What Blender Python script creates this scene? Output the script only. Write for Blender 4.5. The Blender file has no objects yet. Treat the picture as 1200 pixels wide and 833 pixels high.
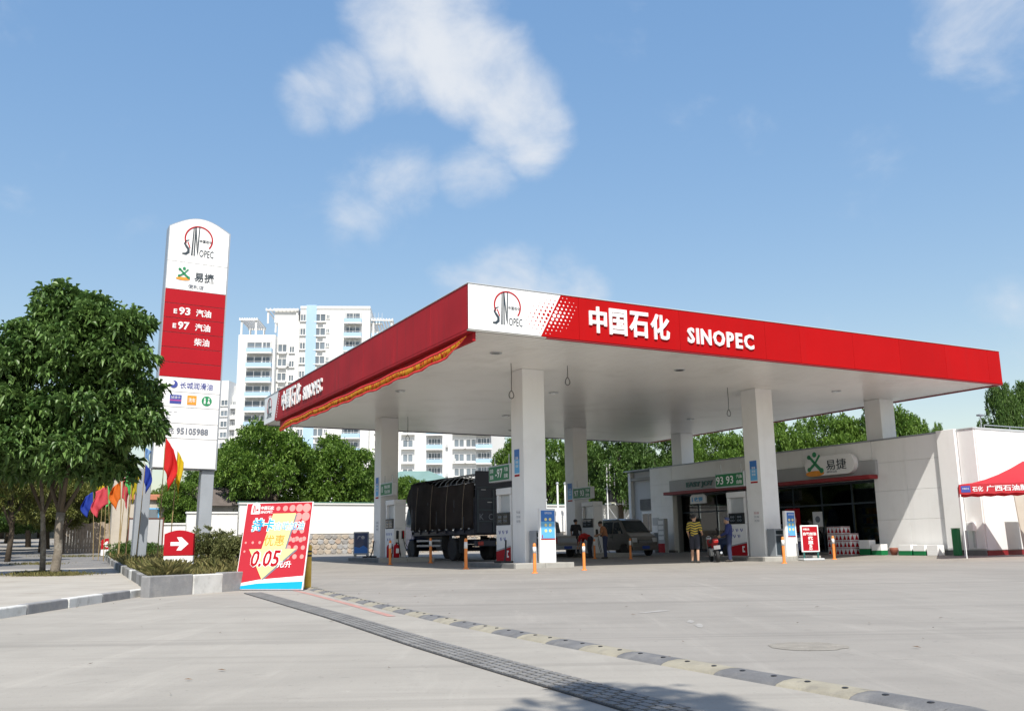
import bpy, bmesh, math, random
import numpy as np
from mathutils import Vector, Matrix, Euler
random.seed(7); rng = np.random.default_rng(7)
scene = bpy.context.scene
COL = scene.collection
R = math.radians
PI = math.pi

# ------------------------------------------------------------------ camera, sky, sun, exposure
cam_d = bpy.data.cameras.new('camera'); cam = bpy.data.objects.new('camera', cam_d); COL.objects.link(cam)
scene.camera = cam
cam_d.sensor_width = 36; cam_d.lens = 36 * 1098.5 / 1200; cam_d.clip_start = .05; cam_d.clip_end = 5000
PITCH, ROLL, CAMH = R(11.312), R(.851), .817
fwd = Vector((0, math.cos(PITCH), math.sin(PITCH))); up0 = Vector((0, -math.sin(PITCH), math.cos(PITCH))); rt0 = Vector((1, 0, 0))
cx = rt0 * math.cos(ROLL) - up0 * math.sin(ROLL); cy = rt0 * math.sin(ROLL) + up0 * math.cos(ROLL)
cam.matrix_world = Matrix(((cx.x, cy.x, -fwd.x, 0), (cx.y, cy.y, -fwd.y, 0), (cx.z, cy.z, -fwd.z, CAMH), (0, 0, 0, 1)))

# the station's own grid: e1 along the front fascia, e2 away from the road
HD = R(61.565); E1 = Vector((math.sin(HD), math.cos(HD), 0)); E2 = Vector((-math.cos(HD), math.sin(HD), 0)); PHI = PI / 2 - HD

SUN_K = .42
travel = (E2 + SUN_K * E1); tan_el = 1.435 / travel.length
travel.z = -1.435
SUN_EL = math.atan(tan_el); to_sun = -travel; SUN_ROT = math.atan2(to_sun.x, to_sun.y)
sun_d = bpy.data.lights.new('sun', 'SUN'); sun_d.energy = 5.0; sun_d.angle = R(.55); sun_d.color = (1, .95, .86)
sun = bpy.data.objects.new('sun', sun_d); COL.objects.link(sun); sun.location = (0, -20, 60)
sun.rotation_euler = travel.to_track_quat('-Z', 'Y').to_euler()

world = bpy.data.worlds.new('World'); scene.world = world; world.use_nodes = True
nt = world.node_tree; nt.nodes.clear()
def wn(t, **k):
    n = nt.nodes.new(t)
    for a, b in k.items(): setattr(n, a, b)
    return n
wl = nt.links.new
sky = wn('ShaderNodeTexSky', sky_type='NISHITA'); sky.sun_disc = False; sky.sun_elevation = SUN_EL; sky.sun_rotation = SUN_ROT
sky.air_density = 1.25; sky.dust_density = 1.2; sky.ozone_density = .25; sky.altitude = 50
bg = wn('ShaderNodeBackground'); bg.inputs[1].default_value = .15
wo = wn('ShaderNodeOutputWorld'); wl(bg.outputs[0], wo.inputs[0])
tc = wn('ShaderNodeTexCoord')
def math_n(op, a, b=None, c=None, clamp=False):
    n = wn('ShaderNodeMath', operation=op, use_clamp=clamp)
    for i, x in enumerate((a, b, c)):
        if x is None: continue
        if isinstance(x, (int, float)): n.inputs[i].default_value = x
        else: wl(x, n.inputs[i])
    return n.outputs[0]
def noise_n(scale, detail, rough, dist=0, vec=None):
    n = wn('ShaderNodeTexNoise'); n.inputs['Scale'].default_value = scale; n.inputs['Detail'].default_value = detail
    n.inputs['Roughness'].default_value = rough; n.inputs['Distortion'].default_value = dist
    wl(vec if vec is not None else tc.outputs['Generated'], n.inputs['Vector']); return n.outputs['Fac']
def pix_dir(u, v):                      # direction of a place in the sky
    U = u - 600; V = 416.5 - v
    return (fwd * 1098.5 + cx * U + cy * V).normalized()
mp = wn('ShaderNodeMapping'); mp.inputs['Scale'].default_value = (1, 1, 1.25); wl(tc.outputs['Generated'], mp.inputs[0])
fb = noise_n(9.0, 12, .58, .25, mp.outputs[0])
fb2 = noise_n(2.2, 4, .5, .3, mp.outputs[0])
boost = None
# cumulus banks seen in this part of the sky: (place, angular radius in degrees, weight)
CLOUDS = [((470, 15), 4.6, .50), ((530, 42), 4.8, .66), ((555, 80), 4.8, .70), ((600, 118), 4.3, .66), ((632, 152), 3.3, .56), ((480, 85), 4.0, .36), ((400, 100), 3.2, .42), ((355, 122), 2.6, .40), ((465, 210), 3.8, .34), ((550, 208), 3.2, .30), ((430, 235), 3.2, .28),
          ((450, 272), 2.6, .26), ((410, 300), 2.6, .2), ((1160, 25), 4.6, .42), ((1185, 130), 2.4, .25), ((590, 326), 3.8, .50), ((665, 336), 3.2, .46), ((535, 335), 2.8, .44), ((15, 250), 2.4, .22), ((1195, 400), 5, .18), ((1290, 60), 8, .25), ((-150, 60), 9, .2), ((900, -160), 9, .25), ((1500, 300), 12, .25)]
for (p, rad, wgt) in CLOUDS:
    d = pix_dir(*p)
    vm = wn('ShaderNodeVectorMath', operation='DOT_PRODUCT'); wl(tc.outputs['Generated'], vm.inputs[0]); vm.inputs[1].default_value = d
    mr = wn('ShaderNodeMapRange', interpolation_type='SMOOTHSTEP'); mr.inputs['From Min'].default_value = math.cos(R(rad)); mr.inputs['From Max'].default_value = 1.0
    mr.inputs['To Min'].default_value = 0; mr.inputs['To Max'].default_value = wgt; wl(vm.outputs['Value'], mr.inputs['Value'])
    boost = mr.outputs[0] if boost is None else math_n('MAXIMUM', boost, mr.outputs[0])
dens0 = math_n('ADD', math_n('MULTIPLY_ADD', fb, 1.35, -.19), boost)
dens0 = math_n('ADD', dens0, math_n('MULTIPLY', math_n('SUBTRACT', fb2, .5), .3))
mr = wn('ShaderNodeMapRange', interpolation_type='SMOOTHSTEP'); wl(dens0, mr.inputs['Value'])
mr.inputs['From Min'].default_value = .60; mr.inputs['From Max'].default_value = 1.34; mr.inputs['To Max'].default_value = .95
gm = wn('ShaderNodeGamma'); gm.inputs[1].default_value = .42; wl(sky.outputs[0], gm.inputs[0])      # a clear, evenly blue noon sky
hv = wn('ShaderNodeHueSaturation'); hv.inputs['Saturation'].default_value = 2.2; hv.inputs['Value'].default_value = 2.14; hv.inputs['Hue'].default_value = .509; wl(gm.outputs[0], hv.inputs['Color'])
cl = wn('ShaderNodeMix', data_type='RGBA'); wl(mr.outputs[0], cl.inputs['Factor']); wl(hv.outputs[0], cl.inputs['A'])
cl.inputs['B'].default_value = (4.25, 4.45, 4.75, 1)
wl(cl.outputs['Result'], bg.inputs[0])

scene.view_settings.view_transform = 'Standard'; scene.view_settings.look = 'None'
scene.view_settings.gamma = 1; scene.view_settings.exposure = .32
scene.cycles.max_bounces = 7; scene.cycles.diffuse_bounces = 4; scene.cycles.use_denoising = True; scene.cycles.transparent_max_bounces = 6
scene.cycles.sample_clamp_indirect = 6

# ------------------------------------------------------------------ helpers
def W(a, b, z=0.0): return E1 * a + E2 * b + Vector((0, 0, z))
def loc_ab(x, y): return x * E1.x + y * E1.y, x * E2.x + y * E2.y
def sm(t):
    t = max(0., min(1., t)); return t * t * (3 - 2 * t)
def hgt_ab(a, b):                        # the lie of the land: rises gently towards the back and along the street
    z = .00025 * max(0., min(b, 110) - 22) ** 2 + max(0., min(b, 160) - 110) * .03
    return z + .1 * sm((a - 29.5) / 3) * (1 - sm((b - 40) / 8))
def hgt(x, y): return hgt_ab(*loc_ab(x, y))

def mat(name, col, rough=.6, var=.1, scale=3., metal=0., spec=.5, bump=0., bscale=None, dirt=None, streak=0., coat=0.):
    """procedural: base colour with soft variation, optional stains (dirt = colour, amount, scale), rain streaks and fine relief"""
    m = bpy.data.materials.new(name); m.use_nodes = True; t = m.node_tree; b = t.nodes['Principled BSDF']; L = t.links.new
    b.inputs['Roughness'].default_value = rough; b.inputs['Metallic'].default_value = metal; b.inputs['Specular IOR Level'].default_value = spec
    if coat: b.inputs['Coat Weight'].default_value = coat
    g = t.nodes.new('ShaderNodeNewGeometry')
    def nz(sc, det=4, vec=None, rg=.55):
        n = t.nodes.new('ShaderNodeTexNoise'); n.inputs['Scale'].default_value = sc; n.inputs['Detail'].default_value = det; n.inputs['Roughness'].default_value = rg
        L(vec if vec is not None else g.outputs['Position'], n.inputs['Vector']); return n.outputs['Fac']
    hsv = t.nodes.new('ShaderNodeHueSaturation'); hsv.inputs['Color'].default_value = (*col, 1)
    mr = t.nodes.new('ShaderNodeMapRange'); mr.inputs['From Min'].default_value = .3; mr.inputs['From Max'].default_value = .7
    mr.inputs['To Min'].default_value = 1 - var; mr.inputs['To Max'].default_value = 1 + var
    L(nz(scale), mr.inputs['Value']); L(mr.outputs[0], hsv.inputs['Value'])
    out = hsv.outputs[0]
    def blend(fac, c2):
        nonlocal out
        x = t.nodes.new('ShaderNodeMix'); x.data_type = 'RGBA'; L(fac, x.inputs['Factor']); L(out, x.inputs['A']); x.inputs['B'].default_value = (*c2, 1); out = x.outputs['Result']
    if dirt:
        dc, amt, ds = dirt
        q = t.nodes.new('ShaderNodeMapRange'); q.interpolation_type = 'SMOOTHSTEP'; q.inputs['From Min'].default_value = .48; q.inputs['From Max'].default_value = .75; q.inputs['To Max'].default_value = amt
        L(nz(ds, 6, None, .62), q.inputs['Value']); blend(q.outputs[0], dc)
    if streak:
        mpn = t.nodes.new('ShaderNodeMapping'); mpn.inputs['Scale'].default_value = (2.2, 2.2, .12); L(g.outputs['Position'], mpn.inputs[0])
        q = t.nodes.new('ShaderNodeMapRange'); q.inputs['From Min'].default_value = .52; q.inputs['From Max'].default_value = .8; q.inputs['To Max'].default_value = streak
        L(nz(1.6, 5, mpn.outputs[0], .6), q.inputs['Value']); blend(q.outputs[0], tuple(c * .35 + .02 for c in col))
    L(out, b.inputs['Base Color'])
    if bump:
        bn = t.nodes.new('ShaderNodeBump'); bn.inputs['Strength'].default_value = bump; bn.inputs['Distance'].default_value = .02
        L(nz(bscale or scale * 8, 5), bn.inputs['Height']); L(bn.outputs[0], b.inputs['Normal'])
    return m

def leaf_mat(name, c1, c2, rough=.5, trans=.25):
    m = bpy.data.materials.new(name); m.use_nodes = True; t = m.node_tree; b = t.nodes['Principled BSDF']; L = t.links.new
    g = t.nodes.new('ShaderNodeNewGeometry'); n = t.nodes.new('ShaderNodeTexNoise'); n.inputs['Scale'].default_value = .9; n.inputs['Detail'].default_value = 3; L(g.outputs['Position'], n.inputs['Vector'])
    ad = t.nodes.new('ShaderNodeMath'); ad.operation = 'MULTIPLY_ADD'; L(g.outputs['Random Per Island'], ad.inputs[0]); ad.inputs[1].default_value = .7; L(n.outputs['Fac'], ad.inputs[2])
    mr = t.nodes.new('ShaderNodeMapRange'); mr.inputs['From Min'].default_value = .35; mr.inputs['From Max'].default_value = 1.2; L(ad.outputs[0], mr.inputs['Value'])
    x = t.nodes.new('ShaderNodeMix'); x.data_type = 'RGBA'; x.inputs['A'].default_value = (*c1, 1); x.inputs['B'].default_value = (*c2, 1); L(mr.outputs[0], x.inputs['Factor'])
    L(x.outputs['Result'], b.inputs['Base Color']); b.inputs['Roughness'].default_value = rough; b.inputs['Specular IOR Level'].default_value = .35
    tr = t.nodes.new('ShaderNodeBsdfTranslucent'); L(x.outputs['Result'], tr.inputs['Color'])
    ms = t.nodes.new('ShaderNodeMixShader'); ms.inputs[0].default_value = trans; L(b.outputs[0], ms.inputs[1]); L(tr.outputs[0], ms.inputs[2])
    L(ms.outputs[0], t.nodes['Material Output'].inputs[0]); return m

class MB:
    """collects boxes, prisms, tubes, lathes into one mesh"""
    def __init__(s): s.v = []; s.f = []; s.m = []
    def add(s, vs, fs, mi=0):
        o = len(s.v); s.v += [tuple(p) for p in vs]; s.f += [tuple(i + o for i in f) for f in fs]; s.m += [mi] * len(fs); return s
    def box(s, x0, x1, y0, y1, z0, z1, mi=0):
        return s.add([(x0, y0, z0), (x1, y0, z0), (x1, y1, z0), (x0, y1, z0), (x0, y0, z1), (x1, y0, z1), (x1, y1, z1), (x0, y1, z1)],
                     [(3, 2, 1, 0), (4, 5, 6, 7), (0, 1, 5, 4), (1, 2, 6, 5), (2, 3, 7, 6), (3, 0, 4, 7)], mi)
    def cbox(s, cx_, cy_, cz_, sx, sy, sz, rz=0, mi=0, rx=0, ry=0):
        M = Matrix.Translation((cx_, cy_, cz_)) @ Euler((rx, ry, rz)).to_matrix().to_4x4()
        vs = [M @ Vector((x * sx / 2, y * sy / 2, z * sz / 2)) for z in (-1, 1) for x, y in ((-1, -1), (1, -1), (1, 1), (-1, 1))]
        return s.add(vs, [(3, 2, 1, 0), (4, 5, 6, 7), (0, 1, 5, 4), (1, 2, 6, 5), (2, 3, 7, 6), (3, 0, 4, 7)], mi)
    def prism(s, poly, lo, hi, axis='x', mi=0, wf=None):
        """poly in the two other axes, extruded along axis; wf(p, q) may give the half width at a profile point"""
        n = len(poly)
        def P(t, p, q): return {'x': (t, p, q), 'y': (p, t, q), 'z': (p, q, t)}[axis]
        if wf: vs = [P(-wf(p, q), p, q) for p, q in poly] + [P(wf(p, q), p, q) for p, q in poly]
        else: vs = [P(lo, p, q) for p, q in poly] + [P(hi, p, q) for p, q in poly]
        fs = [tuple(range(n - 1, -1, -1)), tuple(range(n, 2 * n))] + [(i, (i + 1) % n, n + (i + 1) % n, n + i) for i in range(n)]
        return s.add(vs, fs, mi)
    def tube(s, pts, r, n=8, mi=0, cap=True):
        pts = [Vector(p) for p in pts]; k = len(pts); rs = r if isinstance(r, (list, tuple)) else [r] * k
        vs = []; prev = None
        for i, p in enumerate(pts):
            d = (pts[min(i + 1, k - 1)] - pts[max(i - 1, 0)]).normalized()
            if prev is None: a = d.orthogonal().normalized()
            else: a = (prev - d * prev.dot(d)); a = a.normalized() if a.length > 1e-6 else d.orthogonal().normalized()
            prev = a; b = d.cross(a)
            vs += [p + (a * math.cos(2 * PI * j / n) + b * math.sin(2 * PI * j / n)) * rs[i] for j in range(n)]
        fs = [(i * n + j, i * n + (j + 1) % n, (i + 1) * n + (j + 1) % n, (i + 1) * n + j) for i in range(k - 1) for j in range(n)]
        if cap: fs += [tuple(range(n - 1, -1, -1)), tuple((k - 1) * n + j for j in range(n))]
        return s.add(vs, fs, mi)
    def lathe(s, prof, n=16, c=(0, 0, 0), axis='z', mi=0):
        vs = []
        for r, h in prof:
            for j in range(n):
                t = 2 * PI * j / n; p, q = r * math.cos(t), r * math.sin(t)
                x = {'z': (p, q, h), 'x': (h, p, q), 'y': (q, h, p)}[axis]
                vs.append((x[0] + c[0], x[1] + c[1], x[2] + c[2]))
        k = len(prof)
        fs = [(i * n + j, i * n + (j + 1) % n, (i + 1) * n + (j + 1) % n, (i + 1) * n + j) for i in range(k - 1) for j in range(n)]
        fs += [tuple(range(n - 1, -1, -1)), tuple((k - 1) * n + j for j in range(n))]
        return s.add(vs, fs, mi)
    def ball(s, c, r, n=10, k=6, mi=0, sc=(1, 1, 1)):
        vs = [(c[0], c[1], c[2] - r * sc[2])]
        for i in range(1, k):
            t = PI * i / k
            vs += [(c[0] + r * sc[0] * math.sin(t) * math.cos(2 * PI * j / n), c[1] + r * sc[1] * math.sin(t) * math.sin(2 * PI * j / n), c[2] - r * sc[2] * math.cos(t)) for j in range(n)]
        vs.append((c[0], c[1], c[2] + r * sc[2])); e = len(vs) - 1
        fs = [(0, 1 + (j + 1) % n, 1 + j) for j in range(n)] + [(e, 1 + (k - 2) * n + j, 1 + (k - 2) * n + (j + 1) % n) for j in range(n)]
        fs += [(1 + i * n + j, 1 + i * n + (j + 1) % n, 1 + (i + 1) * n + (j + 1) % n, 1 + (i + 1) * n + j) for i in range(k - 2) for j in range(n)]
        return s.add(vs, fs, mi)
    def sheet(s, pts, mi=0): return s.add(pts, [tuple(range(len(pts)))], mi)
    def mesh(s, name, mats):
        me = bpy.data.meshes.new(name); me.from_pydata(s.v, [], s.f)
        for m in (mats if isinstance(mats, (list, tuple)) else [mats]): me.materials.append(m)
        if any(s.m): me.polygons.foreach_set('material_index', s.m)
        me.update(); return me
    def build(s, name, mats, parent=None, bevel=0, smooth=False, loc=None, rz=None, seg=2):
        return link(name, s.mesh(name, mats), parent, bevel, smooth, loc, rz, seg)

def link(name, me, parent=None, bevel=0, smooth=False, loc=None, rz=None, seg=2):
    o = bpy.data.objects.new(name, me); COL.objects.link(o)
    if parent: o.parent = parent
    if loc is not None: o.location = loc
    if rz is not None: o.rotation_euler = (0, 0, rz)
    if smooth: me.polygons.foreach_set('use_smooth', [True] * len(me.polygons)); me.update()
    if bevel:
        b = o.modifiers.new('bevel', 'BEVEL'); b.width = bevel; b.segments = seg; b.limit_method = 'ANGLE'; b.angle_limit = R(35); b.harden_normals = False
    return o
def tag(o, label=None, cat=None, group=None, kind=None):
    if label: o['label'] = label
    if cat: o['category'] = cat
    if group: o['group'] = group
    if kind: o['kind'] = kind
    return o
def thing(name, label, cat, loc, rz=0., group=None):
    o = bpy.data.objects.new(name, None); COL.objects.link(o); o.location = loc; o.rotation_euler = (0, 0, rz); o.empty_display_size = .2
    return tag(o, label, cat, group)
def at(a, b, dz=0.): return W(a, b, hgt_ab(a, b) + dz)
def st(name, label, cat, a, b, dz=0., rot=0., group=None, z=None):   # a thing on the station's grid
    return thing(name, label, cat, W(a, b, z) if z is not None else at(a, b, dz), PHI + rot, group)
def copy_tree(o, parent=None):
    c = o.copy(); COL.objects.link(c)
    if parent: c.parent = parent
    for ch in list(o.children): copy_tree(ch, c)
    return c

# ---- lettering: every glyph a flat or raised solid. frame M: x right, y up, z towards the reader
FRONT = Euler((PI / 2, 0, 0)).to_matrix().to_4x4()                     # faces local -y
LEFT = Euler((PI / 2, 0, -PI / 2)).to_matrix().to_4x4()                # faces local -x
_glyph = {}
def glyph(body, bold, depth):
    k = (body, bold, depth)
    if k not in _glyph:
        c = bpy.data.curves.new('t', 'FONT'); c.body = body; c.size = 1; c.resolution_u = 2; c.offset = bold; c.extrude = depth / 2
        o = bpy.data.objects.new('t', c); COL.objects.link(o); bpy.context.view_layer.update()
        me = bpy.data.meshes.new_from_object(o.evaluated_get(bpy.context.evaluated_depsgraph_get()))
        co = np.empty(len(me.vertices) * 3); me.vertices.foreach_get('co', co); co = co.reshape(-1, 3)
        fs = [tuple(p.vertices) for p in me.polygons]
        bpy.data.objects.remove(o); bpy.data.curves.remove(c); bpy.data.meshes.remove(me)
        _glyph[k] = (co, fs)
    return _glyph[k]
def text(body, x, y, w, h, m, parent, face=FRONT, off=.004, depth=.003, bold=.0, name='lettering', origin=(0, 0, 0), slant=0., rot=0.):
    """body laid to fill the rectangle w x h whose lower left corner is (x, y) on the face at origin"""
    co, fs = glyph(body, bold, 1.0)
    lo, hi = co.min(0), co.max(0)
    p = (co - lo) / np.maximum(hi - lo, 1e-6)
    q = np.stack([x + p[:, 0] * w + p[:, 1] * h * slant, y + p[:, 1] * h, off + p[:, 2] * depth], 1)
    if rot:
        c, s_ = math.cos(rot), math.sin(rot); dx, dy = q[:, 0] - x, q[:, 1] - y; q[:, 0] = x + dx * c - dy * s_; q[:, 1] = y + dx * s_ + dy * c
    M = np.array(Matrix.Translation(origin) @ face); q = q @ M[:3, :3].T + M[:3, 3]
    me = bpy.data.meshes.new(name); me.from_pydata(q.tolist(), [], fs); me.materials.append(m); me.update()
    return link(name, me, parent)
def flat(poly, m, parent, face=FRONT, off=.002, depth=.002, name='panel', origin=(0, 0, 0)):
    mb = MB(); mb.prism(poly, off, off + depth, 'z'); M = Matrix.Translation(origin) @ face
    mb.v = [tuple(M @ Vector(p)) for p in mb.v]
    return mb.build(name, m, parent)
def rect(x0, x1, y0, y1): return [(x0, y0), (x1, y0), (x1, y1), (x0, y1)]
def circ(cx_, cy_, r, n=24, ry=None, a0=0, a1=2 * PI):
    full = abs(a1 - a0) >= 2 * PI - 1e-6
    return [(cx_ + r * math.cos(a0 + (a1 - a0) * i / (n if full else n - 1)), cy_ + (ry or r) * math.sin(a0 + (a1 - a0) * i / (n if full else n - 1))) for i in range(n)]
def arc_band(cx_, cy_, r0, r1, a0, a1, n=32):
    return circ(cx_, cy_, r1, n, None, a0, a1) + circ(cx_, cy_, r0, n, None, a1, a0)
def multi(polys, m, parent, face=FRONT, off=.002, depth=.002, name='print', origin=(0, 0, 0)):
    mb = MB()
    for p in polys: mb.prism(p, off, off + depth, 'z')
    M = Matrix.Translation(origin) @ face; mb.v = [tuple(M @ Vector(p)) for p in mb.v]
    return mb.build(name, m, parent)

# ------------------------------------------------------------------ materials
M_ = {}
def mk(k, *a, **kw): M_[k] = mat(k, *a, **kw)
mk('white_paint', (.78, .78, .77), .45, .03, 1.2, streak=.12)
mk('white_panel', (.80, .80, .80), .35, .02, .8, streak=.06)
mk('cladding', (.86, .86, .855), .4, .03, .6, streak=.10, dirt=((.62, .60, .56), .22, 1.1))
mk('soffit', (.90, .88, .835), .28, .03, .5, dirt=((.6, .57, .52), .4, .45))
mk('red', (.39, .003, .004), .6, .05, .7, streak=.12, spec=.12)
mk('red_dirty', (.36, .014, .020), .6, .12, .6, streak=.6, spec=.15)
mk('red_sign', (.38, .008, .016), .55, .03, 1, spec=.15)
mk('red_print', (.43, .024, .038), .6, .03, 2, spec=.2)
mk('dark_red', (.25, .015, .02), .5, .05, 2)
for k_ in ('red', 'red_dirty'):          # panels faded a little differently
    t_ = M_[k_].node_tree; b_ = t_.nodes['Principled BSDF']; src = b_.inputs['Base Color'].links[0].from_socket
    oi = t_.nodes.new('ShaderNodeObjectInfo'); hs = t_.nodes.new('ShaderNodeHueSaturation'); q_ = t_.nodes.new('ShaderNodeMapRange'); q_.inputs['To Min'].default_value = .95; q_.inputs['To Max'].default_value = 1.04
    t_.links.new(oi.outputs['Random'], q_.inputs['Value']); t_.links.new(q_.outputs[0], hs.inputs['Value']); t_.links.new(src, hs.inputs['Color']); t_.links.new(hs.outputs[0], b_.inputs['Base Color'])
mk('black', (.018, .018, .02), .5, .2, 4)
mk('rubber', (.03, .03, .032), .8, .2, 6, bump=.3)
mk('grey_metal', (.33, .36, .40), .4, .05, 2, metal=.2, streak=.2)
mk('light_metal', (.55, .57, .58), .4, .05, 2, metal=.3)
mk('steel', (.5, .51, .52), .35, .08, 3, metal=.8)
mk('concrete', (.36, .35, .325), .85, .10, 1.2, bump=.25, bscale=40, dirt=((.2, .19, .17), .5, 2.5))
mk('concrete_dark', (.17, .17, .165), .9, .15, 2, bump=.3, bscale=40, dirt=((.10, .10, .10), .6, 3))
mk('kerb_grey', (.24, .24, .245), .85, .14, 4, bump=.35, bscale=50, dirt=((.36, .35, .33), .55, 5))
mk('kerb_white', (.58, .58, .56), .8, .08, 4, bump=.3, bscale=50, dirt=((.25, .24, .22), .5, 6))
mk('dark_blue', (.02, .04, .12), .35, .1, 2, coat=.4)
mk('sign_blue', (.03, .16, .50), .4, .03, 2)
mk('light_blue', (.12, .42, .75), .45, .05, 2)
mk('cyan', (.0, .36, .72), .45, .03, 2)
mk('sign_green', (.008, .17, .055), .4, .05, 2)
mk('logo_green', (.02, .25, .10), .4, .05, 2)
mk('teal_dark', (.02, .11, .10), .4, .05, 2)
mk('ink', (.03, .045, .06), .5, .05, 2)
mk('ink_grey', (.18, .20, .24), .5, .05, 2)
mk('ink_blue', (.05, .07, .32), .5, .05, 2)
mk('orange', (.80, .30, .03), .5, .08, 5)
mk('bollard_orange', (.78, .24, .045), .5, .1, 6, dirt=((.5, .2, .1), .3, 8))
mk('yellow', (.78, .52, .05), .5, .08, 4)
mk('bollard_yellow', (.62, .38, .04), .5, .15, 5, dirt=((.25, .15, .04), .5, 6))
mk('cream', (.80, .70, .28), .5, .02, 3)
mk('pink', (.80, .28, .26), .5, .02, 3)
mk('white', (.82, .82, .82), .5, .01, 2)
mk('screen', (.02, .03, .035), .15, .1, 2)
mk('glass_dark', (.02, .03, .035), .08, .1, 1)
gl = bpy.data.materials.new('shop_glass'); gl.use_nodes = True; M_['shop_glass'] = gl; t_ = gl.node_tree; t_.nodes.remove(t_.nodes['Principled BSDF'])
tp = t_.nodes.new('ShaderNodeBsdfTransparent'); tp.inputs[0].default_value = (.55, .60, .60, 1); gy = t_.nodes.new('ShaderNodeBsdfGlossy'); gy.inputs['Roughness'].default_value = .02; fr = t_.nodes.new('ShaderNodeFresnel'); fr.inputs[0].default_value = 1.5
ms_ = t_.nodes.new('ShaderNodeMixShader'); t_.links.new(fr.outputs[0], ms_.inputs[0]); t_.links.new(tp.outputs[0], ms_.inputs[1]); t_.links.new(gy.outputs[0], ms_.inputs[2]); t_.links.new(ms_.outputs[0], t_.nodes['Material Output'].inputs[0])
mk('pane', (.15, .18, .21), .10, .35, .2)
mk('bark', (.17, .145, .115), .95, .25, 6, bump=.8, bscale=25, dirt=((.38, .35, .30), .6, 5))
mk('bark_dark', (.09, .07, .05), .95, .25, 6, bump=.6, bscale=25)
mk('bamboo', (.30, .22, .10), .7, .2, 8)
mk('soil', (.12, .095, .06), 1, .3, 6, bump=.5)
mk('apt_white', (.72, .72, .71), .7, .04, .1, streak=.22)
mk('apt_blue', (.36, .51, .66), .7, .05, .2)
mk('apt_grey', (.50, .51, .52), .7, .05, .2)
mk('wall_white', (.74, .74, .72), .8, .04, .4, streak=.15)
mk('coping_green', (.10, .24, .19), .6, .1, 2)
for i, c in enumerate([(.34, .30, .25), (.42, .36, .29), (.27, .26, .25), (.40, .31, .24), (.33, .33, .33)]): mk('stone%d' % i, c, .9, .15, 3, bump=.5, bscale=25)
mk('mortar', (.36, .34, .31), .95, .1, 6, bump=.3)
mk('asphalt', (.10, .10, .105), .9, .12, 1.5, bump=.3, bscale=60, dirt=((.22, .21, .2), .5, .7))
mk('pave', (.36, .335, .295), .9, .08, 1.2, bump=.25, bscale=40, dirt=((.24, .21, .17), .5, 1.1))
mk('rust', (.14, .05, .035), .8, .2, 6)
mk('tarp', (.034, .027, .025), .9, .3, 1.4, bump=.6, bscale=8, spec=.2)
mk('truck_black', (.016, .019, .036), .5, .2, 3)
mk('silver', (.17, .165, .155), .3, .05, 2, metal=.5, coat=.5)
mk('plate_blue', (.02, .06, .30), .4, .02, 2)
mk('tail_red', (.35, .01, .01), .25, .05, 3)
mk('skin', (.46, .27, .18), .55, .06, 8)
mk('hair', (.012, .010, .010), .6, .2, 20)
mk('shirt_dark', (.03, .03, .035), .9, .1, 6)
mk('shirt_yellow', (.55, .42, .06), .9, .08, 6)
mk('shirt_blue', (.02, .03, .12), .9, .08, 6)
mk('shirt_red', (.40, .02, .02), .9, .08, 6)
mk('shirt_orange', (.30, .13, .06), .9, .08, 6)
mk('trouser_dark', (.03, .032, .045), .9, .1, 6)
mk('trouser_blue', (.03, .04, .09), .9, .1, 6)
mk('shoe', (.05, .045, .04), .7, .1, 6)
mk('cloth_red', (.66, .03, .03), .75, .06, 3)
mk('fence_wood', (.33, .27, .21), .85, .15, 5)
mk('beige', (.50, .45, .38), .85, .06, 2, streak=.2)
mk('roof_green', (.16, .26, .24), .7, .1, .8)
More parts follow.
